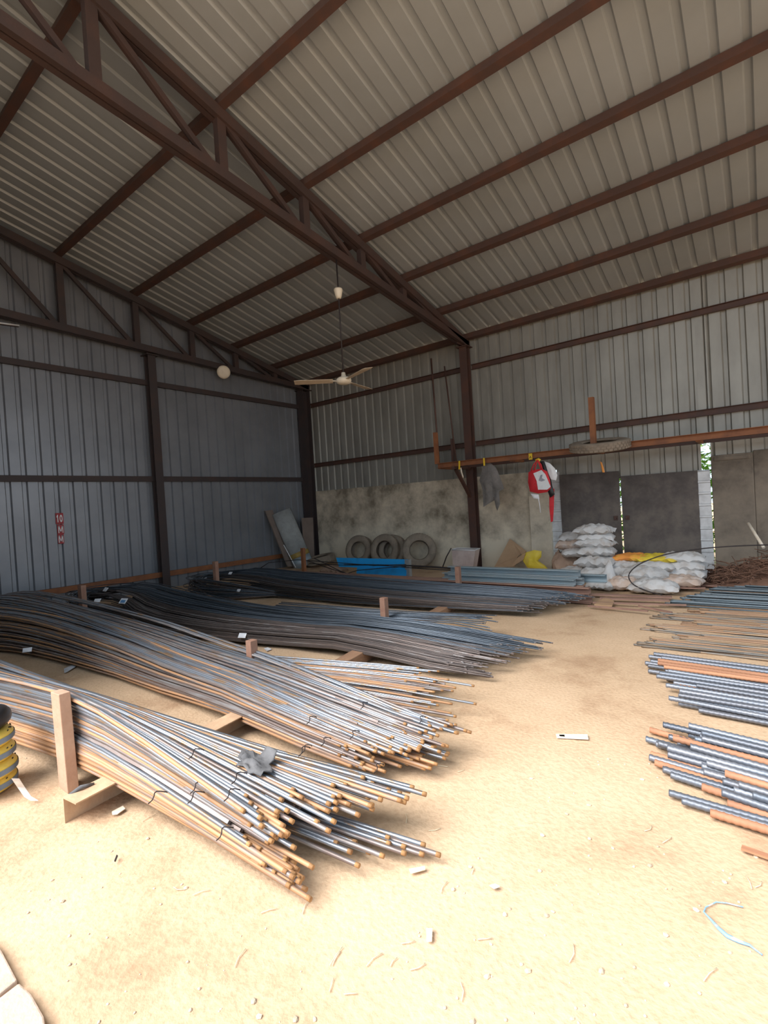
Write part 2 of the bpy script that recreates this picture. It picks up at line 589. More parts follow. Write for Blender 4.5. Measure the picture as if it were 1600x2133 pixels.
column(XT, -.135, ZE - .22, .175, 'steel_column', 'brown steel column between the tyres and the cardboard, carrying the bracketed rack', M['steel'])
column(.16, -.17, ZE - .22, .26, 'steel_column', 'dark steel column in the back corner where the two sheet walls meet', M['steel_dark'])
column(.13, -4.60, ZE - .1, .17, 'steel_column', 'dark steel column halfway along the grey left wall, rusty at its foot', M['steel_dark'], False)
column(.13, -9.3, ZE - .1, .17, 'steel_column', 'dark steel column further forward on the left wall', M['steel_dark'], False)


def truss(x, lab, m):
    o = empty('roof_truss', (x, -.2, ZE - .2), lab, 'truss', None)
    top = lambda y: zr(y) - .14
    bot = lambda y: min(5.03 - .112 * y, top(y) - .02) if x > 1 else min(5.03 - .030 * y, top(y) - .02)
    yend = YF + .15
    # double-angle chords
    for sx in (-.045, .045):
        MB().beam((x + sx, .0, top(0)), (x + sx, yend, top(yend)), rect(.07, .14)).build('top_chord', m, o)
        MB().beam((x + sx, -.05, bot(-.05)), (x + sx, yend, bot(yend)), rect(.07, .13)).build('bottom_chord', m, o)
    ps = [1.21, 2.44, 3.62, 4.89, 6.28, 7.75, 9.25]
    for s_ in ps:
        MB().beam((x, -s_, bot(-s_)), (x, -s_, top(-s_)), rect(.12, .09), up=(1, 0, 0)).build('vertical_web', m, o)
    for a, c in zip(ps[:-1], ps[1:]):
        MB().beam((x - .025, -a - .03, bot(-a)), (x - .025, -c, top(-c)), rect(.07, .045), up=(1, 0, 0)).build('diagonal_web', m, o)
        MB().beam((x + .025, -a - .10, bot(-a)), (x + .025, -c - .02, top(-c)), rect(.07, .045), up=(1, 0, 0)).build('diagonal_web', m, o)
    MB().box((x - .012, -.45, top(-.3) - .13), (x + .012, 0.0, top(0) + .04)).build('gusset_plate', m, o)
    return o


truss(XT, 'brown welded roof truss crossing the shed from the middle column of the back wall', M['truss'])
truss(.20, 'dark roof truss standing flush against the grey left wall', M['steel_dark'])


def girt(a, c, lab, m, grp='wall rails on the ribbed sheets', w_=.06, h_=.11):
    return LB(a, c, cee(w_, h_), 'wall_girt', m, lab, 'wall rail', grp)


girt((.045, 0, 2.395), (.045, YF, 2.395), 'dark rail halfway up the grey left wall', M['steel_dark'])
girt((.045, 0, 4.468), (.045, YF, 4.468), 'dark rail high on the grey left wall under the truss', M['steel_dark'])
girt((.045, 0, .31), (.045, YF, .31), 'rust-red rail low on the grey left wall behind the bars', M['rack'])
for (x0, x1, wh) in ((.3, XT - .1, 'left of the middle column'), (XT + .1, XR, 'right of the middle column')):
    girt((x0, -.045, 2.771), (x1, -.045, 2.771), 'brown rail midway up the back wall sheets, ' + wh, M['steel'])
    girt((x0, -.045, 4.476), (x1, -.045, 4.476), 'brown rail near the top of the back wall, ' + wh, M['steel'])

# ------------------------------------------------------------------ the rack bolted to the middle column
rk = empty('storage_rack', (XT, -.5, 2.0), 'orange rusty steel rack bracketed off the middle column, tyre and bags on it', 'rack')
MB().beam((4.93, -.92, 2.30), (12.0, -.92, 2.30), cee(.07, .105)).build('front_rail', M['rack'], rk)
MB().beam((5.0, -.32, 2.28), (12.0, -.32, 2.28), cee(.07, .09)).build('rear_rail', M['steel'], rk)
for x in (4.97, 6.6, 8.15, 9.7, 11.3):
    MB().beam((x, -.9, 2.255), (x, -.3, 2.255), rect(.06, .05)).build('cross_bar', M['rack'], rk)
MB().beam((XT, -.95, 2.23), (XT, -.16, 2.23), rect(.07, .07)).build('cantilever_arm', M['steel'], rk)
MB().beam((XT - .02, -.80, 2.2), (XT - .02, -.22, 1.60), rect(.06, .06), up=(1, 0, 0)).build('brace', M['steel'], rk)
MB().beam((4.93, -.92, 2.34), (4.93, -.92, 3.02), rect(.07, .085), up=(0, 1, 0)).build('upright', M['rack'], rk)
MB().beam((4.99, -.32, 2.30), (4.99, -.32, 2.92), rect(.05, .06), up=(0, 1, 0)).build('upright', M['steel'], rk)
pu = at(1237, 930, 1, -.92)
pt = at(1232, 828, 1, -.92)
MB().beam((pu.x, -.92, 2.26), (pu.x, -.92, pt.z), rect(.085, .10), up=(0, 1, 0)).build('upright', M['rack'], rk)
a1, a0 = at(898, 747, 1, -.6), at(907, 890, 1, -.6)
tag(MB().tube([(a1.x, -.6, a1.z), (4.93, -.83, 2.36)], .02, 8).build('steel_pipe', M['steel']),
    'thin brown pipe standing upright at the rack end, the taller one', 'pipe')
a1 = at(926, 763, 1, -.2)
tag(MB().tube([(a1.x, -.2, a1.z), (5.06, -.30, 2.34)], .017, 8).build('steel_pipe', M['steel']),
    'thin brown pipe standing upright beside the taller one, close to the wall', 'pipe')

# ------------------------------------------------------------------ fan and lamps
FX, FY, FZ = XT, -4.25, 3.52
fan = empty('ceiling_fan', (FX, FY, FZ), 'cream three-blade ceiling fan hanging on a long rod from the middle truss', 'fan')
MB().tube([(FX, FY, FZ + .1), (FX, FY, 5.46)], .011, 8).build('down_rod', M['dark_wire'], fan)
T_ = lambda z: Matrix.Translation((FX, FY, z))
MB().lathe([(.0, .11), (.065, .11), (.07, .09), (.05, .0), (.035, -.04), (.0, -.04)], 24, mtx=T_(4.85)).build('canopy', M['fan_white'], fan)
MB().lathe([(.0, -.055), (.07, -.052), (.11, -.03), (.12, 0), (.115, .03), (.08, .055), (.04, .065), (.03, .13), (.0, .13)], 28, mtx=T_(FZ)).build('motor', M['fan_white'], fan)
for ang in (222, 340, 98):
    a = R_(ang)
    ca, sa = math.cos(a), math.sin(a)
    bl = MB()
    vs, n = [], 10
    for i in range(n + 1):
        t = i / n
        r = .17 + t * .60
        hw = (.060 + .022 * t) * (1 if i < n else .82)
        for sgn, zt in ((-1, -.012), (1, .014)):
            for dz in (0, .005):
                vs.append(Vector((FX + ca * r - sa * hw * sgn, FY + sa * r + ca * hw * sgn, FZ + zt + dz)))
    fs = []
    for i in range(n):
        o = i * 4
        fs += [(o, o + 2, o + 6, o + 4), (o + 1, o + 5, o + 7, o + 3), (o, o + 4, o + 5, o + 1), (o + 2, o + 3, o + 7, o + 6)]
    fs += [(0, 1, 3, 2), (n * 4, n * 4 + 2, n * 4 + 3, n * 4 + 1)]
    bl.add(vs, fs)
    bo = bl.build('blade', M['blade'], fan)
    MB().beam((FX + ca * .09, FY + sa * .09, FZ + .0), (FX + ca * .22, FY + sa * .22, FZ + .008), rect(.04, .01)).build('blade_bracket', M['fan_white'], bo)

pc = at(466, 775, 0, .32)
lamp = empty('round_lamp', pc, 'round white disc lamp fixed to the truss on the left wall', 'lamp')
MT = Matrix.Translation(pc) @ Matrix.Rotation(R_(90 + 20), 4, 'Y') @ Matrix.Rotation(0, 4, 'X')
dirc = (CAM - pc).normalized()
rotq = Vector((0, 0, 1)).rotation_difference(Vector((1, -.55, -.25)).normalized()).to_matrix().to_4x4()
MT = Matrix.Translation(pc) @ rotq
MB().lathe([(0, .02), (.10, .018), (.145, .006), (.155, -.01), (.155, -.03), (0, -.03)], 32, mtx=MT).build('diffuser', M['fan_white'], lamp)
MB().tube([pc + MT.to_3x3() @ Vector((0, 0, -.03)), Vector((.21, pc.y + .02, pc.z + .02))], .02, 8).build('mounting_stem', M['steel_dark'], lamp)
t0, t1 = at(-60, 665, 0, .33), at(40, 678, 0, .33)
tl = empty('tube_light', t1, 'thin unlit white tube light on the dark truss at the upper left', 'lamp')
MB().tube([t0, t1], .014, 10).build('tube', M['white_plastic'], tl)
MB().beam(t0 + Vector((-.04, 0, .0)), t1 + Vector((-.04, 0, 0)), rect(.03, .04)).build('batten', M['steel_dark'], tl)

# ------------------------------------------------------------------ 10 MM sign on the left wall
LET = {'1': ['.#.', '##.', '.#.', '.#.', '.#.', '.#.', '###'], '0': ['.##.', '#..#', '#..#', '#..#', '#..#', '#..#', '.##.']}
sg = empty('size_sign', (.01, -6.50, 1.18), 'red vertical stickers with white lettering reading 10 M M on the left wall', 'sign')


def glyph(bm, pts, y0, z0, sy, sz, x=.018):
    """flat polygon strokes; y grows away from the viewer to the right"""
    for poly in pts:
        n = len(poly)
        vs = [(x, y0 + p[0] * sy, z0 + p[1] * sz) for p in poly] + [(x - .002, y0 + p[0] * sy, z0 + p[1] * sz) for p in poly]
        bm.add(vs, [tuple(range(n)), tuple(range(n, 2 * n))[::-1]] + [(i, i + n, (i + 1) % n + n, (i + 1) % n) for i in range(n)])


G1 = [[(.35, 0), (.65, 0), (.65, 1), (.42, 1), (.1, .78), (.1, .62), (.35, .72)]]
G0 = []
for k in range(16):
    a, c = 2 * PI * k / 16, 2 * PI * (k + 1) / 16
    G0.append([(.5 + .45 * math.cos(a), .5 + .5 * math.sin(a)), (.5 + .45 * math.cos(c), .5 + .5 * math.sin(c)),
               (.5 + .18 * math.cos(c), .5 + .28 * math.sin(c)), (.5 + .18 * math.cos(a), .5 + .28 * math.sin(a))])
GM = [[(0, 0), (.17, 0), (.17, 1), (0, 1)], [(.83, 0), (1, 0), (1, 1), (.83, 1)], [(.0, 1), (.24, 1), (.58, .12), (.42, .12)], [(1, 1), (.76, 1), (.42, .12), (.58, .12)]]
cells = [((115, 1069), (133, 1091), '10'), ((119, 1093), (134, 1112), 'M'), ((120, 1113), (134, 1132), 'M')]
for (q0, q1, s_) in cells:
    A, B = at(*q0, 0, .015), at(*q1, 0, .015)
    ya, yb, zt, zb = A.y, B.y, A.z, B.z
    st = MB().box((.008, ya, zb), (.015, yb, zt)).build('sticker', M['sign_red'], sg)
    lt = MB()
    dy, dz = yb - ya, zt - zb
    if s_ == '10':
        glyph(lt, G1, ya + dy * .08, zb + dz * .16, dy * .38, dz * .68)
        glyph(lt, G0, ya + dy * .48, zb + dz * .16, dy * .42, dz * .68)
    else:
        glyph(lt, GM, ya + dy * .12, zb + dz * .12, dy * .76, dz * .76)
    lt.build('lettering', M['white_plastic'], st)

# ------------------------------------------------------------------ posts and bearers that hold the bars
br = MB()
br.beam((7.55, -9.16, .052), (7.22, -6.4, .052), cee(.13, .10, .006), up=(1, 0, 0))
tag(MB().beam((7.60, -9.17, .05), (7.40, -7.4, .05), cee(.13, .15, .007), up=(0, 0, 1)).build('steel_bearer', M['bearer']),
    'dust-covered steel channel on the ground under the nearest bars, open end showing', 'bearer')
tag(MB().beam((7.40, -7.36, .05), (7.12, -5.75, .05), rect(.15, .12)).build('timber_bearer', M['timber'], bevel=.008),
    'brown timber bearer between the two middle bundles of bars', 'bearer')
tag(MB().beam((7.12, -5.68, .04), (6.80, -3.3, .04), rect(.15, .10)).build('timber_bearer', M['timber'], bevel=.008),
    'brown timber bearer under the farthest bundle of dark bars', 'bearer')
tag(MB().beam((2.5, -8.2, .05), (2.5, -3.0, .05), rect(.14, .1)).build('timber_bearer', M['timber'], bevel=.008),
    'timber bearer lying under the looped ends of the bars', 'bearer')


def post(x, y, z1, lab, m, w_=.09, lean=0.0, d_=.07):
    o = MB().beam((x, y, -.01), (x + lean, y, z1), [(-w_ / 2, -d_ / 2), (w_ / 2, -d_ / 2), (w_ / 2, d_ / 2 - .012), (w_ / 2 - .015, d_ / 2), (-w_ / 2, d_ / 2)], up=(0, 1, 0)).build('steel_post', m, bevel=.004)
    return tag(o, lab, 'post')


post(7.19, -9.03, .56, 'dusty pink-brown post holding back the nearest bundle of bars', M['post_near'], .13, -.03, .06)
post(7.08, -7.60, .49, 'short brown post behind the second bundle of bars', M['post'], .068)
post(7.10, -5.82, .51, 'short brown post behind the bluish third bundle of bars', M['post'], .07)
post(6.65, -3.33, .50, 'brown post between the farthest dark bars and the grey channels', M['post'], .075)
post(2.5, -7.13, .63, 'dark brown post at the looped end, left beside the coiled bars', M['post'], .13)
post(2.5, -4.89, .69, 'brown post standing in front of the farthest loop of bars', M['post'], .09)
post(2.5, -2.72, .70, 'orange-brown post before the leaning curved sheet in the back corner', M['rack'], .085)


# ------------------------------------------------------------------ bars
def lerp(a, c, t):
    return a + (c - a) * t


def station(st, x):
    if x <= st[0][0]:
        return st[0][1:]
    for i in range(len(st) - 1):
        p, q = st[i], st[i + 1]
        if x <= q[0]:
            o, r = st[max(i - 1, 0)], st[min(i + 2, len(st) - 1)]
            h = q[0] - p[0]
            t = (x - p[0]) / h
            out = []
            for c in range(1, 6):
                m0 = (q[c] - o[c]) / (q[0] - o[0]) * h
                m1 = (r[c] - p[c]) / (r[0] - p[0]) * h
                out.append((2 * t ** 3 - 3 * t * t + 1) * p[c] + (t ** 3 - 2 * t * t + t) * m0 + (-2 * t ** 3 + 3 * t * t) * q[c] + (t ** 3 - t * t) * m1)
            return tuple(out)
    return st[-1][1:]


class Bundle:
    """stations: (x, y_front, y_back, h_front, h_back, z_base)"""

    def __init__(s, st, seed, wander=.10, vwander=.08, freq=.35):
        s.st, s.seed, s.w, s.vw, s.fq = st, seed, wander, vwander, freq

    def point(s, u, v, x, k):
        yf, yb, hf, hb, zb = station(s.st, x)
        kg = int(k) // 9
        du = noise.noise(Vector((x * s.fq, kg * 3.7 + s.seed, 1.3))) * s.w * 1.5 + noise.noise(Vector((x * s.fq, k * 3.7 + s.seed, 1.3))) * s.w * .35
        dv = noise.noise(Vector((x * s.fq, kg * 5.1 + s.seed, 7.9))) * s.vw * 1.2 + noise.noise(Vector((x * s.fq, k * 5.1 + s.seed, 7.9))) * s.vw * .5
        uu = min(1.06, max(-.02, u + du))
        y = lerp(yf, yb, uu)
        h = lerp(hf, hb, min(1, max(0, uu)))
        return Vector((x, y, zb + max(.0, min(1.05, v + dv)) * h))


def bar(B, u, v, k, x0, x1, r, name, m, lab, cat, grp, n=6, step=.45, tip=.02, loop=None, tipm=None):
    pts = []
    if loop:
        # bar bent double: it comes back along the front leg and disappears into the pile
        cx, ex, yl, xm = loop
        q1 = rnd.random()
        p0 = B.point(u, v, cx, k)
        yl = yl + .22 * q1
        zl = .02 + .40 * rnd.random() * (1 - .3 * q1)
        yc, ry = (yl + p0.y) / 2, abs(p0.y - yl) / 2
        exx = ex * (1 - .38 * q1) + .05 * rnd.random()
        ym = lerp(*station(B.st, xm)[:2], .25)
        for t in (0, .25, .5, .75):
            tt = t * t * (3 - 2 * t)
            pts.append(Vector((lerp(xm, cx, t), lerp(ym, yl, tt), lerp(.05, zl, tt))))
        for j in range(12):
            t = PI * j / 12.0
            pts.append(Vector((cx - exx * math.sin(t), yc - ry * math.cos(t), lerp(zl, p0.z, j / 12.0))))
        x0 = cx
    x = x0
    while x < x1 - .3:
        pts.append(B.point(u, v, x, k))
        x += step
    pts.append(B.point(u, v, x1 - tip, k))
    d = (pts[-1] - pts[-2]).normalized()
    pts.append(pts[-1] + d * tip)
    mb = MB().tube(pts, r, n, tipmi=1)
    for p in mb.v:
        p.z = max(p.z + r, r * .2)
    o = mb.build(name, [m, M['bar_brown'] if name == 'folded_bar' else M['tip']])
    if name in ('rebar', 'folded_bar') and 'low bundle' not in lab and 'splay' not in lab:
        where = ', in its front face' if u < .12 and v < .9 else (', on top near the front edge' if u < .4 else (', on top in the middle' if u < .72 else ', on top near the back edge'))
        lab, grp = lab.split(',')[0] + where, grp + where
    return tag(o, lab, cat, grp)


def mixmat(rg, table):
    t = rg.random()
    for p, key in table:
        if t < p:
            return key
        t -= p
    return table[-1][1]


def core(B, x0, x1, r, name, m, lab, grp, rows, cols, seed):
    """bars packed inside a pile, one object"""
    rg = random.Random(seed)
    mb = MB()
    for i in range(cols):
        for j in range(rows):
            u, v = (i + .7) / (cols + .4), (j + .3) / (rows + .55)
            xe = x1 - rg.random() * .25
            n = 8
            pts = [B.point(u, v, lerp(x0, xe, q / n), seed + i * 7.3 + j * 1.9) for q in range(n + 1)]
            mb.tube([p + Vector((0, 0, r)) for p in pts], r, 4, smooth=False)
    return tag(mb.build(name, m), lab, 'bars', grp, 'stuff')


# nearest bundle ------------------------------------------------------------
A = Bundle([(3.0, -9.24, -8.96, .42, .38, .03), (5.6, -9.14, -8.88, .43, .37, .05), (6.5, -9.05, -8.80, .43, .31, .08), (7.15, -8.98, -8.70, .41, .26, .10),
            (7.8, -8.94, -8.58, .345, .22, .09), (8.4, -8.90, -8.44, .265, .19, .06), (9.0, -8.86, -8.28, .18, .17, .03), (9.6, -8.80, -8.12, .10, .12, .0)], 1.0, .08, .08, .18)
rg = random.Random(11)
LA = {'bar': ('silvery steel bar in the nearest bundle, leaning on the pink-brown post', 'silvery bars of the nearest bundle'),
      'bar_rust': ('rust-orange steel bar in the nearest bundle, by the pink-brown post', 'rusty bars of the nearest bundle'),
      'bar_brown': ('dull brown steel bar in the nearest bundle, by the pink-brown post', 'brown bars of the nearest bundle')}
k = 0


def end_A(u, v):
    # ragged ends: front short, middle long and low, back long
    if v > .6 and u > .35:
        e = 8.72 + .35 * u
    elif u < .3:
        e = 8.70 + .2 * (1 - v)
    else:
        e = 8.85 + .3 * (1 - v)
    return e + rg.uniform(-.16, .16)


def spread(nf, nt, layers, rg):
    out = []
    for l in range(layers):
        iv = l / 8.0
        for i in range(nf):
            out.append((iv * .5 + rg.uniform(-.01, .01), (i + .5) / nf * (1 - iv)))
        for i in range(nt):
            out.append((lerp(iv * .4, 1, (i + .5) / nt), 1 - iv * .9))
    return out


for (u, v) in spread(18, 26, 2, rg):
    k += 1
    low = (1 - v)
    key = mixmat(rg, [(.50, 'bar'), (.28, 'bar_rust'), (.22, 'bar_brown')])
    if u < .12 and v < .38:
        key = 'bar_rust'
    bar(A, u, v, k, 3.0, end_A(u, v), .0105, 'rebar', M[key], LA[key][0], 'bar', LA[key][1])
for q in range(14):                      # low long ones sticking out in the middle
    k += 1
    key = 'bar' if q % 3 else 'bar_brown'
    bar(A, .38 + .035 * q * .8, .05 + .04 * (q % 4), k, 5.0, 9.10 + .02 * q - .1 * (q % 3), .0105, 'rebar', M[key], LA[key][0], 'bar', LA[key][1])
for q in range(12):                      # rusty front ones that reach past the rest
    k += 1
    key = 'bar_rust' if q % 4 else 'bar_brown'
    bar(A, .01 + .045 * (q % 4), .10 + .09 * (q // 4) + .03 * (q % 3), k, 5.0, 8.86 + .16 * ((q * 5) % 7) / 7, .0105, 'rebar', M[key], LA[key][0], 'bar', LA[key][1])
core(A, 3.0, 8.7, .016, 'packed_rebar', M['bar_brown'], 'steel bars packed inside the nearest bundle', None, 7, 9, 3)

# second bundle -------------------------------------------------------------
Bn = Bundle([(.7, -8.75, -7.75, .34, .40, .03), (2.0, -8.55, -7.62, .44, .54, .03), (3.4, -8.16, -7.50, .40, .48, .03), (5.2, -8.00, -7.44, .27, .39, .03), (6.5, -8.02, -7.52, .18, .32, .05),
             (7.2, -8.04, -7.60, .14, .29, .08), (8.0, -8.10, -7.66, .11, .25, .08), (8.6, -8.08, -7.66, .09, .20, .05), (9.3, -8.0, -7.5, .05, .12, .0)], 21.0, .15, .11, .16)
LB_ = {'bar': ('silvery steel bar in the second bundle, crossing behind the nearest one', 'silvery bars of the second bundle'),
       'bar_rust': ('rust-orange steel bar in the second bundle', 'rusty bars of the second bundle'),
       'bar_brown': ('dull brown steel bar in the second bundle', 'brown bars of the second bundle')}
for (u, v) in spread(12, 40, 2, rg):
    k += 1
    key = mixmat(rg, [(.66, 'bar'), (.14, 'bar_rust'), (.20, 'bar_brown')])
    if u < .14 and v < .5 or u < .1:
        key = 'bar_rust' if rg.random() < .6 else 'bar_brown'
    e = 8.62 + .34 * u + rg.uniform(-.14, .14)
    bar(Bn, u, v, k, .7, e, .0095, 'rebar', M[key], LB_[key][0], 'bar', LB_[key][1], loop=(1.4, .9, -8.6, 3.0))
for q in range(22):                      # low rusty ones under the tips
    k += 1
    key = ('bar_rust', 'bar_rust', 'bar')[q % 3]
    bar(Bn, .25 + .032 * q, .05 + .16 * (q % 4), k, 5.5, 8.80 + .22 * ((q * 7) % 11) / 11, .0095, 'rebar', M[key], LB_[key][0], 'bar', LB_[key][1])
core(Bn, 1.6, 8.6, .018, 'packed_rebar', M['bar_brown'], 'steel bars packed inside the second bundle', None, 5, 12, 4)

# short bars showing behind the second bundle -------------------------------
B2 = Bundle([(5.6, -7.75, -7.40, .10, .12, .02), (7.1, -7.62, -7.10, .10, .14, .05), (8.3, -7.45, -6.72, .10, .13, .04), (9.0, -7.2, -6.45, .06, .06, .0)], 31.0, .06, .1, .2)
for (u, v) in spread(4, 26, 1, rg):
    k += 1
    key = mixmat(rg, [(.5, 'bar'), (.2, 'bar_rust'), (.3, 'bar_brown')])
    if u > .75:
        key = 'bar'
        e = 8.28 + rg.uniform(-.25, .1)
    elif u > .3:
        e = 8.45 + rg.uniform(-.2, .28)
    else:
        e = 8.7 + rg.uniform(-.25, .15)
    lab = {'bar': 'silvery bar in the low bundle peeping out behind the second bundle', 'bar_rust': 'rusty bar in the low bundle peeping out behind the second bundle',
           'bar_brown': 'brown bar in the low bundle peeping out behind the second bundle'}[key]
    bar(B2, u, v, k, 5.6, e, .0085, 'rebar', M[key], lab, 'bar', {'bar': 'silvery', 'bar_rust': 'rusty', 'bar_brown': 'brown'}[key] + ' bars of the low bundle')
core(B2, 5.7, 8.4, .018, 'packed_rebar', M['bar_brown'], 'steel bars packed under the low bundle', None, 2, 14, 5)

# third bundle, bent double ---------------------------------------------------
Cn = Bundle([(1.6, -6.6, -6.05, .30, .40, .02), (2.4, -6.6, -6.05, .32, .44, .03), (3.6, -6.82, -6.02, .20, .37, .03), (5.0, -6.72, -5.98, .14, .30, .03), (6.3, -6.48, -5.92, .12, .27, .04),
             (7.1, -6.45, -5.88, .11, .24, .09), (8.0, -6.48, -5.62, .08, .17, .07), (8.6, -6.35, -5.45, .06, .11, .03), (9.2, -6.2, -5.2, .03, .05, .0)], 41.0, .10, .10, .2)
LC = {'dark_bar': ('thin blue-black bar in the third bundle, bent double at its far end', 'blue-black bars of the third bundle'),
      'dark_brown_bar': ('thin brown-black bar in the third bundle, bent double at its far end', 'brown-black bars of the third bundle'),
      'bar_brown': ('thin dull brown bar in the third bundle, bent double at its far end', 'dull brown bars of the third bundle')}
for (u, v) in spread(10, 46, 2, rg):
    k += 1
    key = 'dark_bar' if u > .48 else 'dark_brown_bar'
    if rg.random() < .22:
        key = 'bar_brown' if u < .4 else 'dark_bar'
    e = 8.45 + .22 * u + rg.uniform(-.22, .2)
    bar(Cn, u, v, k, 2.1, e, .0072, 'folded_bar', M[key], LC[key][0], 'bar', LC[key][1], n=5, step=.6, loop=(2.1, 1.0, -7.05, 3.7) if k % 3 else None)
core(Cn, 2.5, 8.4, .016, 'packed_bar', M['dark_brown_bar'], 'thin dark bars packed inside the third bundle', None, 4, 14, 6)
C2 = Bundle([(5.4, -6.05, -5.85, .22, .26, .06), (7.1, -5.82, -5.50, .16, .20, .09), (8.0, -5.55, -5.02, .12, .17, .07), (8.5, -5.5, -4.9, .05, .1, .0)], 45.0, .1, .1, .3)
for (u, v) in spread(3, 14, 1, rg):
    k += 1
    bar(C2, u, v, k, 5.4, 8.0 + .1 * (1 - u) + rg.uniform(-.1, .12), .0072, 'folded_bar', M['dark_bar'], 'thin blue-grey bar splaying off the back of the third bundle', 'bar', 'splayed bars of the third bundle', n=5, step=.6)

# fourth bundle -----------------------------------------------------------------
Dn = Bundle([(2.0, -4.55, -4.0, .3, .40, .03), (2.8, -4.50, -3.95, .3, .40, .03), (3.6, -4.46, -3.88, .22, .35, .03), (5.7, -4.38, -3.62, .14, .27, .03), (7.0, -4.30, -3.50, .10, .20, .06),
             (8.2, -4.05, -3.25, .07, .14, .05), (8.9, -3.8, -3.1, .03, .06, .0)], 51.0, .09, .10, .2)
LD = {'dark_bar': ('thin blue-black bar in the fourth bundle, farthest of the looped ones', 'blue-black bars of the fourth bundle'),
      'dark_brown_bar': ('thin brown-black bar in the fourth bundle, farthest of the looped ones', 'brown-black bars of the fourth bundle')}
for (u, v) in spread(8, 40, 2, rg):
    k += 1
    key = 'dark_bar' if u > .35 or rg.random() < .3 else 'dark_brown_bar'
    e = 8.15 + .35 * u + rg.uniform(-.25, .15)
    bar(Dn, u, v, k, 2.4, e, .0068, 'folded_bar', M[key], LD[key][0], 'bar', LD[key][1], n=5, step=.6, loop=(2.45, 1.05, -5.12, 4.1) if k % 3 else None)
core(Dn, 2.9, 8.1, .016, 'packed_bar', M['dark_bar'], 'thin dark bars packed inside the fourth bundle', None, 4, 12, 8)


# ------------------------------------------------------------------ right side: bars running out of the frame
def right_bar(x0, y, z, r, m, name, lab, cat, grp, slope=0.0, ribbed=False, x1=12.6, zs=0.0):
    mb = MB()
    P = lambda x: Vector((x, y + slope * (x - x0), max(z + zs * (x - x0), 0.0) + r))
    if not ribbed:
        mb.tube([P(x0), P(x0 + .03), P(x0 + .6), P(x0 + 1.2), P(x1)], r, 6)
    else:
        xs = []
        x = x0
        while x < 11.0:
            xs.append(x)
            x += .0075
        xs += [11.0, 11.6, x1]
        n = 10
        vs = []
        pitch = .030
        for x in xs:
            c = P(x)
            for j in range(n):
                t = 2 * PI * j / n
                rr = r
                if x < 11:
                    ph = ((x / pitch) + (j / n) * .8) % 1.0
                    rr = r * (1.09 if ph < .36 else .96)
                vs.append(c + Vector((0, math.cos(t) * rr, math.sin(t) * rr)))
        fs = [(i * n + j, i * n + (j + 1) % n, (i + 1) * n + (j + 1) % n, (i + 1) * n + j) for i in range(len(xs) - 1) for j in range(n)]
        mb.add(vs, fs, 0, True)
        mb.f += [tuple(range(n))[::-1], tuple(range((len(xs) - 1) * n, len(xs) * n))]
        mb.mi += [0, 0]
        mb.sm += [False, False]
    return tag(mb.build(name, m), lab, cat, grp)


rg = random.Random(5)
# heavy ribbed bars, near group (front) and far group
gI = [(9.80, -6.66, .14, .00), (9.82, -6.72, .12, 1), (9.86, -6.80, .09, 1), (9.90, -6.84, .12, 0), (10.08, -6.78, .155, 0), (9.86, -6.90, .05, 0)]


def heap(nbars, y0, y1, layers, r, ends, m_tab, nm, labs, cat, ribbed, slope=0.0, zmax=None, zbase=0.0):
    for L_ in range(layers):
        nn = max(3, int(nbars * (1 - .18 * L_)))
        for i in range(nn):
            t = (i + .5 + (.5 if L_ % 2 else 0)) / (nn + (.5 if L_ % 2 else 0))
            y = lerp(y0, y1, t) + rg.uniform(-.3, .3) * r
            z = zbase + L_ * r * 1.78
            e = ends(t, L_) + rg.uniform(-.13, .13)
            key = mixmat(rg, m_tab)
            lab, grp = labs[key]
            wh = ('top layer' if L_ == layers - 1 else ('bottom layer' if L_ == 0 else 'a middle layer')) + (', front part' if t < .5 else ', back part')
            lab, grp = lab.replace(' in the ', ', %s, in the ' % wh, 1) if False else lab + ', ' + wh, grp + ', ' + wh
            right_bar(e, y, z, r, M[key], nm, lab, cat, grp, slope + rg.uniform(-.045, .045), ribbed)


labI = {'thick_bar': ('heavy grey ribbed bar in the nearest heap on the right', 'grey ribbed bars of the near right heap'),
        'thick_rust': ('heavy rust-orange ribbed bar in the nearest heap on the right', 'rusty ribbed bars of the near right heap')}
labH = {'thick_bar': ('heavy grey ribbed bar in the middle heap on the right', 'grey ribbed bars of the middle right heap'),
        'thick_rust': ('heavy rust-orange ribbed bar in the middle heap on the right', 'rusty ribbed bars of the middle right heap')}
endI = lambda t, L_: (9.98 + .05 * L_) if t > .55 else (9.98 + .28 * (1 - t / .55) ** 1.5 + .05 * L_)
heap(16, -7.34, -6.62, 3, .0180, endI, [(.78, 'thick_bar'), (.22, 'thick_rust')], 'ribbed_rebar', labI, 'bar', True, -.16)
right_bar(10.06, -7.36, 0, .0165, M['thick_bar'], 'ribbed_rebar', 'grey ribbed bar lying in front of the near right heap, its tip farthest out', 'bar', None, -.04, True)
right_bar(10.12, -7.40, 0, .0165, M['thick_bar'], 'ribbed_rebar', 'grey ribbed bar at the very front of the near right heap, tip set back', 'bar', None, -.05, True)
right_bar(10.24, -7.44, 0, .019, M['thick_rust'], 'ribbed_rebar', 'bright orange rusty ribbed bar lowest and nearest on the right', 'bar', None, -.05, True)
endH = lambda t, L_: 9.62 + .36 * (1 - t) + .07 * L_
heap(17, -6.25, -5.12, 2, .0170, endH, [(.88, 'thick_bar'), (.12, 'thick_rust')], 'ribbed_rebar', labH, 'bar', True, -.05)
labG = {'thin_right': ('thin weathered bar in the flat heap behind the ribbed bars', 'weathered thin bars on the right'),
        'thin_rust': ('thin rusty bar in the flat heap behind the ribbed bars', 'rusty thin bars on the right')}
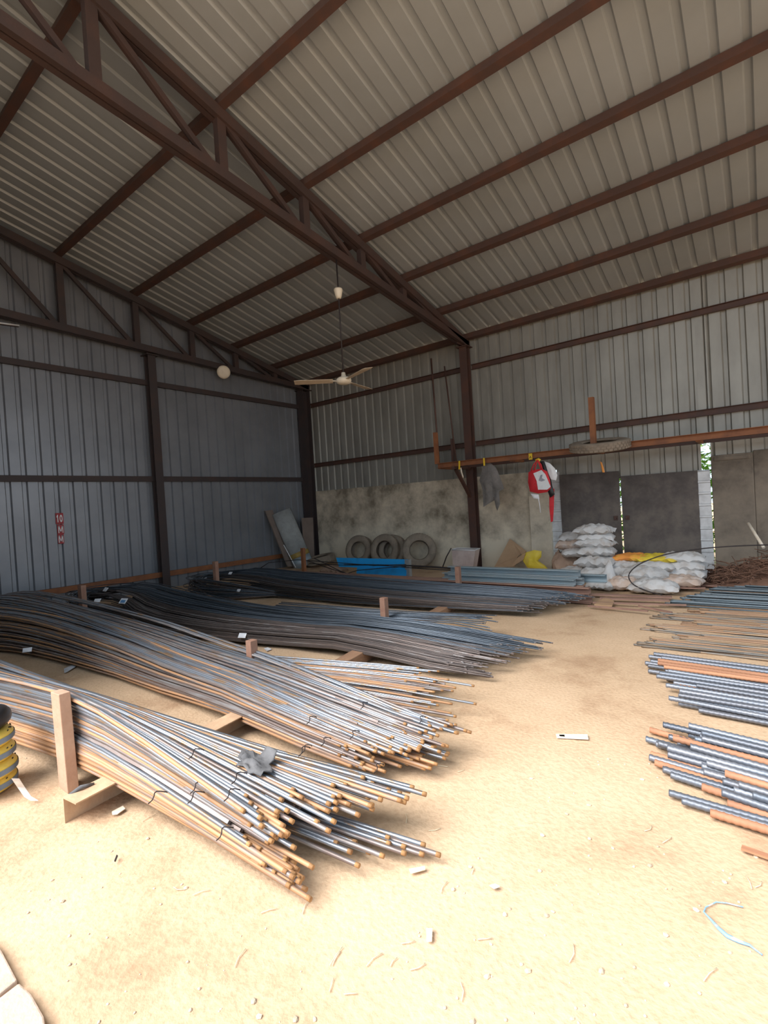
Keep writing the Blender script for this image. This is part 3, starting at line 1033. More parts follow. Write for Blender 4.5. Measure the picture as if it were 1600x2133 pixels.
endG = lambda t, L_: 9.42 + (.38 if int(t * 6) % 2 else .06) + .08 * L_
heap(60, -4.85, -3.0, 2, .0095, endG, [(.55, 'thin_right'), (.45, 'thin_rust')], 'thin_bar', labG, 'bar', False, 0.02)
labF = {'thin_blue': ('thin blue-grey bar in the farthest right heap', 'blue-grey thin bars on the right'),
        'thin_rust': ('thin rusty bar in the farthest right heap', 'rusty thin bars of the farthest right heap')}
endF = lambda t, L_: 9.45 + .5 * t + .05 * L_
heap(26, -2.85, -1.5, 5, .012, endF, [(.85, 'thin_blue'), (.15, 'thin_rust')], 'thin_bar', labF, 'bar', False, 0.0)
# flat rusty pieces
for (px, py, ln, lab) in ((1545, 1768, .5, 'short rusty strip half buried in the sand at the right edge'),):
    p = at(px, py, 2, 0)
    tag(MB().beam((p.x, p.y, .006), (p.x + ln, p.y - .05, .008), rect(.03, .008)).build('rusty_strip', M['thick_rust']), lab, 'strip')

# ------------------------------------------------------------------ steel sections at the back
def section(x0, x1, y, z, w_, h_, m, lab, grp, dy=0.0, nm='steel_channel'):
    return tag(MB().beam((x0, y, z + h_ / 2), (x1, y + dy, z + h_ / 2), cee(w_, h_, .012)).build(nm, m), lab, 'channel', grp)


GR = 'rusty channels behind the farthest bundle'
section(1.5, 8.55, -3.02, 0.0, .10, .10, M['channel_rust'], 'long rusty channel at the foot of the pile behind the dark bars', GR)
section(1.7, 8.48, -2.86, 0.0, .10, .10, M['channel_rust'], 'long rusty channel on the ground, second from the dark bars', GR)
section(1.3, 8.42, -2.70, 0.0, .10, .10, M['channel_rust'], 'long rusty channel on the ground, third from the dark bars', GR)
section(1.9, 8.50, -2.90, .105, .10, .09, M['channel_rust'], 'long rusty channel in the second tier, nearest the dark bars', GR)
section(1.6, 8.38, -2.74, .105, .10, .09, M['channel_rust'], 'long rusty channel in the second tier, set behind the first', GR)
GB = 'grey-blue channels on top of the rusty ones'
section(6.2, 8.28, -2.84, .20, .10, .095, M['channel_blue'], 'grey-blue channel lying directly on the rusty tier', GB)
section(6.0, 8.36, -2.70, .20, .10, .095, M['channel_blue'], 'grey-blue channel on the rusty tier, just behind the front one', GB)
section(6.1, 8.30, -2.66, .30, .12, .10, M['channel_blue'], 'uppermost grey-blue channel with a bright top edge', GB)
section(6.9, 8.62, -2.48, .20, .10, .12, M['channel_blue'], 'grey-blue channel sticking out farthest towards the sacks', GB)
section(3.0, 6.3, -2.48, 0.0, .10, .13, M['channel_blue'], 'dull blue channel behind the rusty tier, under the black rods', GB)
# black rods lying across
for i, (y, z, x0, x1) in enumerate(((-2.42, .31, 3.4, 8.2), (-2.38, .30, 3.9, 7.9), (-2.3, .30, 2.2, 6.0))):
    p = [Vector((lerp(x0, x1, t / 8), y + .04 * math.sin(t * .9 + i), z + .02 * math.sin(t * .7 + i * 2) + .01)) for t in range(9)]
    tag(MB().tube(p, .009, 6).build('loose_rod', M['dark_wire']), 'thin black rod lying across the grey-blue channels at the back', 'rod', 'black rods over the back channels')

# bright blue folded sheet
bs = empty('blue_panel', at(770, 1195, 1, -1.9), 'bright blue folded metal panel in front of the three tyres', 'panel')
pA, pB = at(700, 1161, 1, -2.0), at(848, 1166, 1, -2.0)
x0, x1, zt = pA.x, pB.x, (pA.z + pB.z) / 2
MB().add([(x0, -2.0, zt), (x1, -2.0, zt), (x1, -2.03, zt - .20), (x0 + .1, -2.03, zt - .20), (x0, -1.98, zt), (x1, -1.98, zt), (x1, -2.01, zt - .20), (x0 + .1, -2.01, zt - .20)],
         [(3, 2, 1, 0), (4, 5, 6, 7), (0, 1, 5, 4), (2, 3, 7, 6), (1, 2, 6, 5), (0, 4, 7, 3)]).build('upper_face', M['blue'], bs)
MB().add([(x0 + .65, -2.05, zt - .20), (x1, -2.05, zt - .20), (x1, -2.09, .04), (x0 + .65, -2.09, .04), (x0 + .65, -2.03, zt - .20), (x1, -2.03, zt - .20), (x1, -2.07, .04), (x0 + .65, -2.07, .04)],
         [(3, 2, 1, 0), (4, 5, 6, 7), (0, 1, 5, 4), (2, 3, 7, 6), (1, 2, 6, 5), (0, 4, 7, 3)]).build('lower_face', M['blue'], bs)
tag(MB().beam((x1 + .02, -2.0, .06), (x1 + .02, -2.0, zt), cee(.10, .09, .01), up=(0, 1, 0)).build('galvanised_offcut', M['galv']), 'short grey galvanised offcut at the end of the blue panel', 'offcut')


# ------------------------------------------------------------------ tyres
def tyre(c, R, W, rot, lab, flat=1.0, grp='worn tyres'):
    """worn tyre: carcass (hollow) and tread blocks"""
    mtx = Matrix.Translation(c) @ rot
    o = empty('worn_tyre', c, lab, 'tyre', grp)
    h = W / 2
    prof = [(R * .54, -h * .62), (R * .58, -h * .86), (R * .76, -h), (R * .90, -h * .94), (R * .975, -h * .75), (R * .985, h * .75), (R * .90, h * .94), (R * .76, h), (R * .58, h * .86), (R * .54, h * .62),
            (R * .60, h * .66), (R * .80, h * .80), (R * .90, h * .66), (R * .90, -h * .66), (R * .80, -h * .80), (R * .60, -h * .66)]
    if flat != 1.0:
        mtx = mtx @ Matrix.Diagonal((1, flat, 1, 1))
    MB().lathe(prof, 48, mtx=mtx, closed=True).build('carcass', M['rubber'], o)
    tr = MB()
    n = 40
    for row in (-.52, 0, .52):
        for i in range(n):
            a0, a1 = 2 * PI * (i + (.5 if row == 0 else 0)) / n, 2 * PI * (i + .72 + (.5 if row == 0 else 0)) / n
            r0, r1 = R * .98, R * 1.0
            z0, z1 = (row - .2) * h, (row + .2) * h
            vs = [Vector((r * math.cos(a), r * math.sin(a), z)) for r in (r0, r1) for a in (a0, a1) for z in (z0, z1)]
            tr.add([mtx @ v for v in vs], [(0, 1, 3, 2), (4, 6, 7, 5), (0, 4, 5, 1), (2, 3, 7, 6), (0, 2, 6, 4), (1, 5, 7, 3)])
    tr.build('tread', M['rubber'], o)
    return o


rx = Matrix.Rotation(R_(90 - 12), 4, 'X')
for (px, py, y, Rr, yaw, lab) in ((749, 1145, -.34, .385, 8, 'worn tyre leaning on the plaster wall, leftmost of the upright row'),
                                  (803, 1143, -.40, .40, 8, 'worn tyre leaning on the plaster wall, between its two neighbours'),
                                  (818, 1145, -.24, .385, 8, 'worn tyre half hidden behind the middle one of the upright row'),
                                  (873, 1142, -.42, .405, 34, 'worn tyre nearest the white container, turned to face out')):
    p = at(px, py, 1, y)
    tyre(Vector((p.x, y, Rr + .0)), Rr, .22, Matrix.Rotation(R_(yaw), 4, 'Z') @ rx, lab)
p = at(668, 1166, 2, .16)
tyre(Vector((p.x, p.y, .17)), .40, .20, Matrix.Rotation(R_(8), 4, 'X') @ Matrix.Rotation(R_(-6), 4, 'Y'), 'worn tyre lying flat near the back corner under the leaning board')
p = at(1250, 934, 1, -.98)
tyre(Vector((p.x, -1.02, 2.335)), .50, .17, Matrix.Rotation(R_(13), 4, 'X') @ Matrix.Rotation(R_(2), 4, 'Y'), 'worn tyre laid flat on the rack, slipped over its upright', .72)


# ------------------------------------------------------------------ sacks
def sack(c, L_, W_, H_, yaw, seed, m, lab, grp=None, name='filled_sack', pitch=0.0, roll=0.0, ears=True):
    nu, nv = 26, 18
    mtx = Matrix.Translation(c) @ Matrix.Rotation(R_(yaw), 4, 'Z') @ Matrix.Rotation(R_(roll), 4, 'X') @ Matrix.Rotation(R_(pitch), 4, 'Y')
    mb = MB()
    vs = []
    for side in (1, -1):
        for j in range(nv + 1):
            for i in range(nu + 1):
                u, v = -1 + 2 * i / nu, -1 + 2 * j / nv
                th = max(0, (1 - abs(u) ** 3.2)) ** .5 * max(0, (1 - abs(v) ** 2.6)) ** .5
                px = u * L_ / 2 * (1 - .10 * (1 - v * v) * 0 - .05 * abs(v) ** 3 * 0 + .04 * (abs(v) ** 6 if ears else 0))
                py = v * W_ / 2 * (1 - .16 * abs(u) ** 4 * (1 - abs(v) ** 4))
                nz = noise.noise(Vector((u * 2.2 + seed, v * 2.2, side * 3.1 + seed))) * .34 + noise.noise(Vector((u * 5 + seed, v * 4, side * 9.1))) * .24
                cr = noise.noise(Vector((u * 3 + seed * 2, v * 9, 2.2)))
                z = side * H_ / 2 * th * (1 + nz + .30 * (1 - abs(cr) * 6 if abs(cr) < .166 else 0) * -1)
                if side < 0:
                    z = max(z, -H_ * .42)
                if abs(u) == 1 or abs(v) == 1:
                    z = noise.noise(Vector((u * 4 + seed, v * 4, 5.5))) * H_ * .35
                z += -.06 * H_ * (u * u) - .03 * H_
                vs.append(mtx @ Vector((px, py, z)))
    n = (nu + 1) * (nv + 1)
    fs = []
    for s_ in (0, 1):
        for j in range(nv):
            for i in range(nu):
                a = s_ * n + j * (nu + 1) + i
                q = (a, a + 1, a + nu + 2, a + nu + 1)
                fs.append(q if s_ == 0 else q[::-1])
    mb.add(vs, fs, 0, True)
    return tag(mb.build(name, m), lab, 'sack', grp)


SG = 'filled sacks heaped before the doors'
# (px, py of centre, y depth, L, W, H, yaw, material, label)
sk = [
    (1205, 1186, -.85, .62, .5, .20, 5, 'sack', 'white sack at the bottom of the tall stack, behind the upright bag'),
    (1247, 1192, -1.3, .60, .5, .24, 12, 'sack', 'greyish white sack low in the tall stack, beside the upright bag'),
    (1244, 1168, -1.2, .62, .5, .23, -4, 'sack', 'white sack in the tall stack, second from its bottom'),
    (1243, 1147, -1.1, .60, .46, .21, 6, 'sack', 'white sack in the middle of the tall stack'),
    (1240, 1130, -1.05, .62, .46, .19, -5, 'sack', 'white sack in the tall stack, two below its top'),
    (1241, 1118, -1.0, .60, .44, .18, 8, 'sack', 'white sack in the tall stack, just below its top'),
    (1237, 1103, -1.0, .60, .44, .20, -7, 'sack', 'white sack crowning the tall stack, with pointed corners'),
    (1196, 1118, -.7, .52, .42, .18, 20, 'sack', 'white sack folded over the brown one, left of the tall stack'),
    (1190, 1133, -.8, .52, .46, .20, 10, 'sack_dusty', 'dusty sack draped over the brown sack at its left end'),
    (1200, 1150, -.9, .50, .46, .18, 20, 'sack', 'white torn sack between the brown sack and the tall stack'),
    (1298, 1193, -1.2, .62, .46, .24, 0, 'sack', 'grey-white sack in the low row, under the orange one'),
    (1305, 1176, -1.1, .60, .46, .20, 5, 'sack', 'white sack in the low row directly beneath the orange sack'),
    (1345, 1195, -1.45, .66, .5, .26, 4, 'sack', 'bulging white sack in the middle of the low row'),
    (1365, 1178, -1.2, .60, .5, .18, -3, 'sack', 'white sack beneath the yellow sack in the low row'),
    (1425, 1192, -1.1, .60, .50, .22, 3, 'sack', 'white sack at the right of the low row, lower of three'),
    (1424, 1177, -1.05, .62, .50, .20, -4, 'sack', 'white sack at the right of the low row, middle of three'),
    (1421, 1161, -1.0, .62, .50, .19, 4, 'sack', 'white sack topping the right end of the low row'),
    (1415, 1209, -1.5, .62, .46, .17, -8, 'sack_dusty', 'dusty pink-brown sack in front of the right end of the row'),
    (1362, 1226, -1.9, .66, .5, .20, 3, 'sack', 'dusty white sack lowest in front, under the curved rod'),
    (1300, 1222, -1.8, .5, .4, .20, 12, 'sack_dusty', 'dusty sack on the floor between the upright bag and the bulging one'),
    (1255, 1220, -1.9, .42, .36, .16, -10, 'sack', 'small white sack on the floor left of the upright bag'),
]
for i, (px, py, y, L_, W_, H_, yaw, mk, lab) in enumerate(sk):
    p = at(px, py, 1, y)
    z = max(p.z, H_ * .46)
    sack(Vector((p.x, y, z)), L_, W_, H_, yaw, 3.3 * i + 1, M[mk], lab, SG)
p = at(1316, 1160, 1, -1.0)
sack(p, .58, .5, .13, 0, 71, M['sack_orange'], 'orange and yellow sack lying on the low row against the doors', SG)
p = at(1368, 1162, 1, -1.0)
sack(p, .66, .55, .14, -4, 74, M['sack_yellow'], 'yellow sack lying on the low row, beside the orange one', SG)
# brown upright sack
p = at(1180, 1172, 1, -.75)
sack(Vector((p.x, -.75, p.z)), .52, .50, .46, 20, 91, M['sack_brown'], 'brown upright sack standing left of the white stack', None, pitch=0, roll=0, ears=False)


def crumple(name, outline, y, thick, m, lab, cat, grp=None, n=14, seed=0, amp=.03, lean=0.0, parent=None):
    """limp cloth or bag with the given picture outline, its own thickness and folds; outline given as points at depth y"""
    P = [at(px, py, 1, y) for px, py in outline]
    cx = sum(p.x for p in P) / len(P)
    cz = sum(p.z for p in P) / len(P)
    mb = MB()
    rings = 6
    vs = []
    N_ = len(P)
    for s_ in (1, -1):
        for r in range(rings + 1):
            t = r / rings
            for j in range(N_):
                x = lerp(cx, P[j].x, t)
                z = lerp(cz, P[j].z, t)
                f = (noise.noise(Vector((x * 9 + seed, z * 4, seed))) + .5 * noise.noise(Vector((x * 22, z * 8, seed)))) * amp
                d = s_ * thick / 2 * (1 - t ** 3) + f
                vs.append(Vector((x, y - d + lean * (z - cz), z)))
    q = (rings + 1) * N_
    fs = []
    for s_ in (0, 1):
        for r in range(rings):
            for j in range(N_):
                a = s_ * q + r * N_ + j
                b_ = s_ * q + r * N_ + (j + 1) % N_
                f = (a, b_, b_ + N_, a + N_)
                fs.append(f if s_ else f[::-1])
    mb.add(vs, fs, 0, True)
    o = mb.build(name, m, parent)
    if parent is None:
        tag(o, lab, cat, grp)
    return o


crumple('white_bag', [(1268, 1165), (1274, 1172), (1279, 1192), (1290, 1215), (1294, 1232), (1275, 1234), (1252, 1230), (1247, 1212), (1250, 1196), (1259, 1188), (1262, 1176)], -1.75, .16, M['sack'],
        'white bag standing upright with a gathered pointed neck, in front of the sacks', 'bag', seed=4, amp=.05)
crumple('yellow_bag', [(1085, 1157), (1098, 1150), (1112, 1146), (1128, 1148), (1128, 1160), (1121, 1168), (1135, 1178), (1146, 1190), (1120, 1190), (1098, 1182), (1090, 1168)], -.7, .12, M['sack_yellow'],
        'crumpled yellow bag slumped by the plaster pillar', 'bag', seed=9, amp=.05)


# cardboard folded sheet
def slab_poly(name, outline, y0, th, m, lab=None, cat=None, parent=None, dy=None):
    P = [at(px, py, 1, y0 if dy is None else y0 + dy[i]) for i, (px, py) in enumerate(outline)]
    n = len(P)
    off = Vector((0, th, 0))
    mb = MB()
    mb.add(P + [p + off for p in P], [tuple(range(n)), tuple(range(n, 2 * n))[::-1]] + [(i, i + n, (i + 1) % n + n, (i + 1) % n) for i in range(n)])
    o = mb.build(name, m, parent)
    if lab:
        tag(o, lab, cat)
    return o


cb = empty('cardboard_box', at(1062, 1180, 1, -.6), 'flattened brown cardboard box leaning right of the middle column', 'box')
slab_poly('side_panel', [(1062, 1122), (1092, 1146), (1078, 1160), (1072, 1180), (1030, 1181)], -.55, .01, M['cardboard'], parent=cb, dy=[.3, .2, .1, 0, 0])
slab_poly('flap', [(1062, 1122), (1095, 1147), (1098, 1152), (1090, 1158), (1060, 1128)], -.45, .012, M['cardboard'], parent=cb, dy=[.2, .1, 0, 0, .2])
slab_poly('folded_panel', [(1080, 1160), (1095, 1152), (1090, 1166), (1065, 1182), (1063, 1181)], -.75, .01, M['cardboard'], parent=cb)
# cut white container
wc = empty('white_container', at(965, 1180, 1, -.7), 'whitish cut-down plastic container left of the middle column', 'container')
q0, q1, q2, q3 = [at(*q, 1, -.75) for q in ((941, 1145), (990, 1146), (984, 1180), (944, 1179))]
q2.z = q3.z = .0
mb = MB()
dv = Vector((-.05, .32, 0))
mb.add([q0, q1, q2, q3, q0 + dv, q1 + dv, q2 + dv * .8, q3 + dv * .8], [(0, 3, 2, 1), (4, 5, 6, 7), (3, 7, 6, 2), (0, 4, 7, 3), (1, 2, 6, 5)])
mb.build('body', mat('pinkish_white_plastic', (.62, .50, .45), .6, 0, nscale=5, col2=(.52, .40, .36)), wc)
MB().tube([q0, q1, q1 + dv, q0 + dv, q0], .012, 6).build('rim', M['white_plastic'], wc)
MB().tube([at(940, 1142, 1, -.85), at(930, 1160, 1, -.85), at(922, 1182, 1, -.85)], .012, 6).build('handle', M['dark_wire'], wc)

# leaning curved metal sheet, dark panel behind, board in the corner
cs = empty('curved_sheet', (.6, -1.0, 0), 'curved grey metal sheet with a yellow band, leaning in the back corner', 'sheet')


def half_pipe(a, b_, r, t0, t1, m, nm, th=.012, a_off=0.0):
    a, b_ = Vector(a), Vector(b_)
    d = (b_ - a).normalized()
    out = Vector((.75, -.62, .2))
    out = (out - d * out.dot(d)).normalized()
    sd = d.cross(out)
    n = 12
    vs = []
    for rr in (r, r - th):
        for t in (t0, t1):
            p = a.lerp(b_, t)
            for j in range(n + 1):
                an = R_(-80 + 160 * j / n)
                vs.append(p + out * (math.cos(an) * rr * .55) + sd * (math.sin(an) * rr))
    k_ = n + 1
    fs = []
    for j in range(n):
        fs.append((j, j + 1, k_ + j + 1, k_ + j))
        fs.append((2 * k_ + j, 3 * k_ + j, 3 * k_ + j + 1, 2 * k_ + j + 1))
        fs.append((j, 2 * k_ + j, 2 * k_ + j + 1, j + 1))
        fs.append((k_ + j, k_ + j + 1, 3 * k_ + j + 1, 3 * k_ + j))
    fs += [(0, k_, 3 * k_, 2 * k_), (n, 2 * k_ + n, 3 * k_ + n, k_ + n)]
    return MB().add(vs, fs, 0, True).build(nm, m, cs)


pa, pb = at(586, 1066, 0, .28), at(634, 1180, 0, .75)
half_pipe(pa, pb, .27, 0, .74, mat('matt_grey_sheet', (.34, .35, .34), .85, .0, nscale=6, col2=(.26, .27, .26), mix=(.4, .7)), 'body')
half_pipe(pa, pb, .275, .74, .82, mat('ochre_band', (.42, .28, .07), .7, 0), 'band')
half_pipe(pa, pb, .27, .82, 1.0, M['channel_blue'], 'lower_end')
mb = MB()
c_ = [at(551, 1064, 0, .1), at(566, 1062, 0, .1), at(618, 1180, 0, .5), at(598, 1180, 0, .5)]
mb.add(c_ + [q + Vector((.03, 0, 0)) for q in c_], [(0, 3, 2, 1), (4, 5, 6, 7), (0, 1, 5, 4), (1, 2, 6, 5), (2, 3, 7, 6), (3, 0, 4, 7)])
tag(mb.build('dark_sheet', M['board']), 'dark narrow panel leaning behind the curved grey sheet', 'panel')
mb = MB()
c_ = [at(628, 1079, 0, .38), at(652, 1078, 0, .38), at(656, 1176, 0, .56), at(636, 1176, 0, .56)]
mb.add(c_ + [q + Vector((.012, -.012, 0)) for q in c_], [(0, 3, 2, 1), (4, 5, 6, 7), (0, 1, 5, 4), (1, 2, 6, 5), (2, 3, 7, 6), (3, 0, 4, 7)])
tag(mb.build('leaning_board', M['board']), 'brown board standing against the corner column', 'board')
tag(MB().tube([at(591, 1135, 0, .6), at(616, 1182, 0, .9)], .012, 8).build('white_rod', M['white_plastic']), 'thin white rod leaning beside the curved sheet', 'rod')
# sacks and scraps near the coil
sack(at(695, 1186, 1, -1.9), .55, .4, .2, 5, 77, M['sack_brown'], 'brown limp sack between the flat tyre and the blue panel')
for i, (pts, lab) in enumerate(([[(545, 1200), (540, 1185), (560, 1172), (620, 1166), (700, 1172), (780, 1178), (846, 1176)], 'black bent rod looping from the left wall over the blue panel'],
                                [[(640, 1168), (690, 1185), (740, 1200), (790, 1206)], 'dark bent rod crossing the brown sack'],
                                [[(655, 1163), (710, 1190), (752, 1208)], 'dark bent rod sagging in front of the flat tyre'],
                                [[(715, 1205), (722, 1195), (745, 1188), (800, 1183), (846, 1180)], 'black rod bowed across the lower blue panel'])):
    p = [at(*q, 1, -2.25) for q in pts]
    p = [Vector((max(.12, v.x), v.y, max(v.z, .02))) for v in p]
    q_ = []
    for a, c in zip(p[:-1], p[1:]):
        q_ += [a.lerp(c, t / 4) for t in range(4)]
    q_.append(p[-1])
    tag(MB().tube(q_, .009, 6).build('bent_rod', M['dark_wire']), lab, 'rod')

# ------------------------------------------------------------------ things hanging on the rack
rb = empty('red_bag', at(1125, 985, 1, -1.02), 'red carry bag with a whitish printed panel, hung from the rack', 'bag')
crumple('body', [(1101, 984), (1110, 979), (1128, 976), (1140, 982), (1146, 1000), (1148, 1016), (1140, 1025), (1122, 1028), (1104, 1024), (1100, 1005)], -1.02, .15, M['red'], '', '', seed=2, amp=.02, parent=rb)
slab_poly('printed_panel', [(1111, 986), (1128, 979), (1136, 988), (1147, 1014), (1140, 1020), (1121, 1020), (1118, 1002)], -1.115, .006, M['white_plastic'], parent=rb)
slab_poly('print', [(1126, 990), (1130, 988), (1129, 996), (1136, 1000), (1128, 1003), (1122, 1001)], -1.121, .004, mat('grey_print', (.35, .35, .40), .7), parent=rb)
for q in ([(1106, 981), (1112, 968), (1119, 958), (1124, 968), (1127, 978)], [(1113, 980), (1117, 966), (1121, 959), (1127, 968), (1130, 979)]):
    MB().tube([at(*v, 1, -1.03) for v in q], .012, 6).build('handle', M['red'], rb)
crumple('black_bag', [(1122, 962), (1132, 960), (1142, 970), (1146, 990), (1150, 1012), (1156, 1030), (1146, 1037), (1140, 1020), (1134, 985)], -.93, .10, M['black'], 'black bag hanging behind the red bag', 'bag', seed=5)
crumple('white_cloth', [(1134, 961), (1146, 965), (1156, 976), (1161, 990), (1158, 1001), (1148, 998), (1142, 985)], -1.0, .05, M['white_plastic'], 'whitish cloth hanging right of the red bag', 'cloth', seed=6)
crumple('red_cloth', [(1144, 1018), (1155, 1018), (1154, 1058), (1152, 1086), (1147, 1088), (1145, 1060)], -.85, .03, M['red'], 'narrow red cloth hanging by the white ribbed strip', 'cloth', seed=7)
crumple('grey_cloth', [(1008, 966), (1022, 964), (1034, 975), (1046, 1005), (1050, 1018), (1040, 1024), (1042, 1050), (1036, 1064), (1030, 1042), (1020, 1048), (1008, 1056), (1005, 1020), (998, 1000)], -.85, .07, M['net'],
        'dirty grey cloth hanging beside the middle column', 'cloth', seed=8, amp=.05)
crumple('white_string_bundle', [(1105, 1028), (1122, 1030), (1124, 1040), (1112, 1038)], -1.0, .03, M['white_plastic'], 'scrap of white plastic dangling under the red bag', 'scrap', seed=3)
tag(MB().tube([at(1121, 1036, 1, -1.0), at(1124, 1050, 1, -1.0), at(1126, 1068, 1, -1.0)], .008, 6).build('white_string', M['white_plastic']), 'white string dangling below the red bag', 'string')
for (a, lab) in (((957, 960, 957, 978), 'yellow tie round the rack rail, nearest its left end'), ((1008, 954, 1009, 970), 'yellow tie round the rack rail beside the middle column')):
    p, q = at(a[0], a[1], 1, -.985), at(a[2], a[3], 1, -.985)
    tag(MB().beam(p, q, rect(.035, .006), up=(0, 1, 0)).build('yellow_tie', M['yellow']), lab, 'tie')
p, q = at(1101, 945, 1, -.975), at(1109, 957, 1, -.975)
ts = MB().box((p.x, -.975, q.z), (q.x, -.965, p.z)).build('yellow_tag', M['yellow'])
tag(ts, 'square yellow tag with a black mark on the rack rail above the red bag', 'tag')
m1, m2 = at(1103, 955, 1, -.98), at(1105, 950, 1, -.98)
m3 = at(1107, 955, 1, -.98)
MB().tube([m1, m2, m3], .006, 5).build('mark', M['black'], ts)
crumple('yellow_knot', [(1115, 957), (1122, 954), (1127, 957), (1124, 962), (1116, 964)], -1.0, .04, M['yellow'], 'yellow knotted strip the red bag hangs from', 'strip', seed=1, amp=.01)
tag(MB().tube([at(960, 974, 1, -.97), at(961, 982, 1, -.97), at(965, 995, 1, -.97)], [.01, .016, .014], 6).build('white_rag', M['paper_dirty']), 'small pale rag knotted at the left end of the rack', 'rag')
crumple('orange_streamer', [(1250, 961), (1254, 963), (1258, 975), (1260, 984), (1255, 984), (1253, 975)], -.85, .015, M['sack_orange'], 'orange streamer hanging under the tyre on the rack', 'streamer', seed=2, amp=.01)

# ------------------------------------------------------------------ right corner: twig heap, pole, slab edge
rg = random.Random(23)
tw = MB()
for i in range(900):
    x = rg.uniform(9.65, 11.6)
    t = min(1, max(0, (x - 9.6) / 1.2))
    hgt = .55 * t ** .8
    y = -.25 - rg.random() * 1.0
    z = rg.random() * hgt * (1 - abs(y + .6) * .5)
    a = rg.uniform(0, 2 * PI)
    l = rg.uniform(.12, .4)
    d = Vector((math.cos(a), math.sin(a) * .6, rg.uniform(-.4, .4))) * l
    p0 = Vector((x, y, z + .01))
    p1 = p0 + d
    p1.z = max(.01, p1.z)
    p1.y = min(-.12, p1.y)
    mid = p0.lerp(p1, .5) + Vector((rg.uniform(-.03, .03), rg.uniform(-.03, .03), rg.uniform(0, .04)))
    tw.tube([p0, mid, p1], .006, 4)
tag(tw.build('twig_heap', M['twig']), 'heap of brown dry twigs and wire against the slab wall on the right', 'twigs', None, 'stuff')
mb = MB()
# solid body of the heap: earth under the twigs
nxx, nyy = 24, 12
for j in range(nyy + 1):
    for i in range(nxx + 1):
        x = lerp(9.62, 11.8, i / nxx)
        y = lerp(-1.35, -.1, j / nyy)
        t = min(1, (x - 9.6) / 1.3)
        h = .42 * t ** .8 * math.sin(PI * min(1, (j / nyy) * .62 + .0)) ** .7
        mb.v.append(Vector((x, y, h + noise.noise(Vector((x * 5, y * 5, 2))) * .05 - .02)))
for j in range(nyy):
    for i in range(nxx):
        a = j * (nxx + 1) + i
        mb.f.append((a, a + 1, a + nxx + 2, a + nxx + 1))
        mb.mi.append(0)
        mb.sm.append(True)
tag(mb.build('debris_mound', M['twig']), 'brown mound of dirt under the dry twigs on the right', 'mound', None, 'stuff')
tag(MB().tube([at(1559, 1090, 1, -.35), at(1591, 1141, 1, -.75)], .022, 10).build('white_pipe', M['paper_dirty']), 'pale short pipe leaning against the slab wall on the right', 'pipe')
# curved spring rod in front of the sacks
p = [(1600, 1135), (1540, 1137), (1470, 1142), (1400, 1152), (1355, 1165), (1325, 1180), (1310, 1198), (1318, 1216), (1345, 1230), (1380, 1240)]
pp = [at(*q, 1, -2.0 - .02 * i) for i, q in enumerate(p)]
q_ = []
for i in range(len(pp) - 1):
    a, b_, c, d = pp[max(i - 1, 0)], pp[i], pp[i + 1], pp[min(i + 2, len(pp) - 1)]
    for t in range(5):
        t /= 5
        q_.append(.5 * ((2 * b_) + (c - a) * t + (2 * a - 5 * b_ + 4 * c - d) * t * t + (3 * b_ - a - 3 * c + d) * t ** 3))
q_.append(pp[-1])
q_ = [Vector((v.x, v.y, max(v.z, .012))) for v in q_]
tag(MB().tube(q_, .009, 6).build('bent_rod', M['dark_wire']), 'thin dark rod bent in a wide curve before the white sacks', 'rod')

# rusty flat pieces on the floor in front of the sacks
FG = 'rusty strips on the floor before the sacks'
for i, (a, c, w_) in enumerate((((1225, 1238), (1400, 1244), .10), ((1250, 1246), (1395, 1252), .08), ((1300, 1222), (1470, 1228), .07), ((1330, 1212), (1500, 1221), .06),
                                ((1235, 1255), (1430, 1262), .03), ((1225, 1262), (1350, 1276), .02), ((1330, 1262), (1400, 1276), .02))):
    p, q = at(*a, 2, .03), at(*c, 2, .03)
    tag(MB().beam((p.x, p.y, .03), (q.x, q.y, .03 + .01 * (i % 3)), rect(w_, .02)).build('flat_strip', M['channel_rust']),
        'flat rusty steel strip on the floor between the sacks and the right-hand bars', 'strip', FG)
p = [at(*q, 2, .02) for q in ((1238, 1262), (1252, 1252), (1262, 1245), (1280, 1256), (1275, 1264))]
mb = MB()
mb.add([v for v in p] + [v + Vector((0, 0, .02)) for v in p], [(4, 3, 2, 1, 0), (5, 6, 7, 8, 9)] + [(i, (i + 1) % 5, (i + 1) % 5 + 5, i + 5) for i in range(5)])
tag(mb.build('cardboard_scrap', M['cardboard']), 'pale cardboard scrap on the dirt before the rusty strips', 'scrap')

# ------------------------------------------------------------------ outdoors seen through the gaps
lf = MB()
rg = random.Random(9)
for i in range(5200):
    x = rg.uniform(6.6, 11.4)
    y = 1.1 + rg.random() * .9
    z = rg.random() * 2.7
    s_ = rg.uniform(.05, .11)
    a, b2 = rg.uniform(0, 2 * PI), rg.uniform(-.9, .9)
    u = Vector((math.cos(a), math.sin(a), b2)).normalized() * s_
    v = Vector((-math.sin(a), math.cos(a), .5)).normalized() * s_ * .5
    c = Vector((x, y, z))
    lf.add([c - u, c + v, c + u, c - v], [(0, 1, 2, 3)])
tag(lf.build('foliage', M['leaf']), 'sunlit green foliage outside, glimpsed through the door gap', 'foliage', None, 'stuff')

# ------------------------------------------------------------------ foreground: coils, rag, string, pavers, litter
cp = at(-34, 1650, 2, 0)
CX, CY = cp.x, cp.y


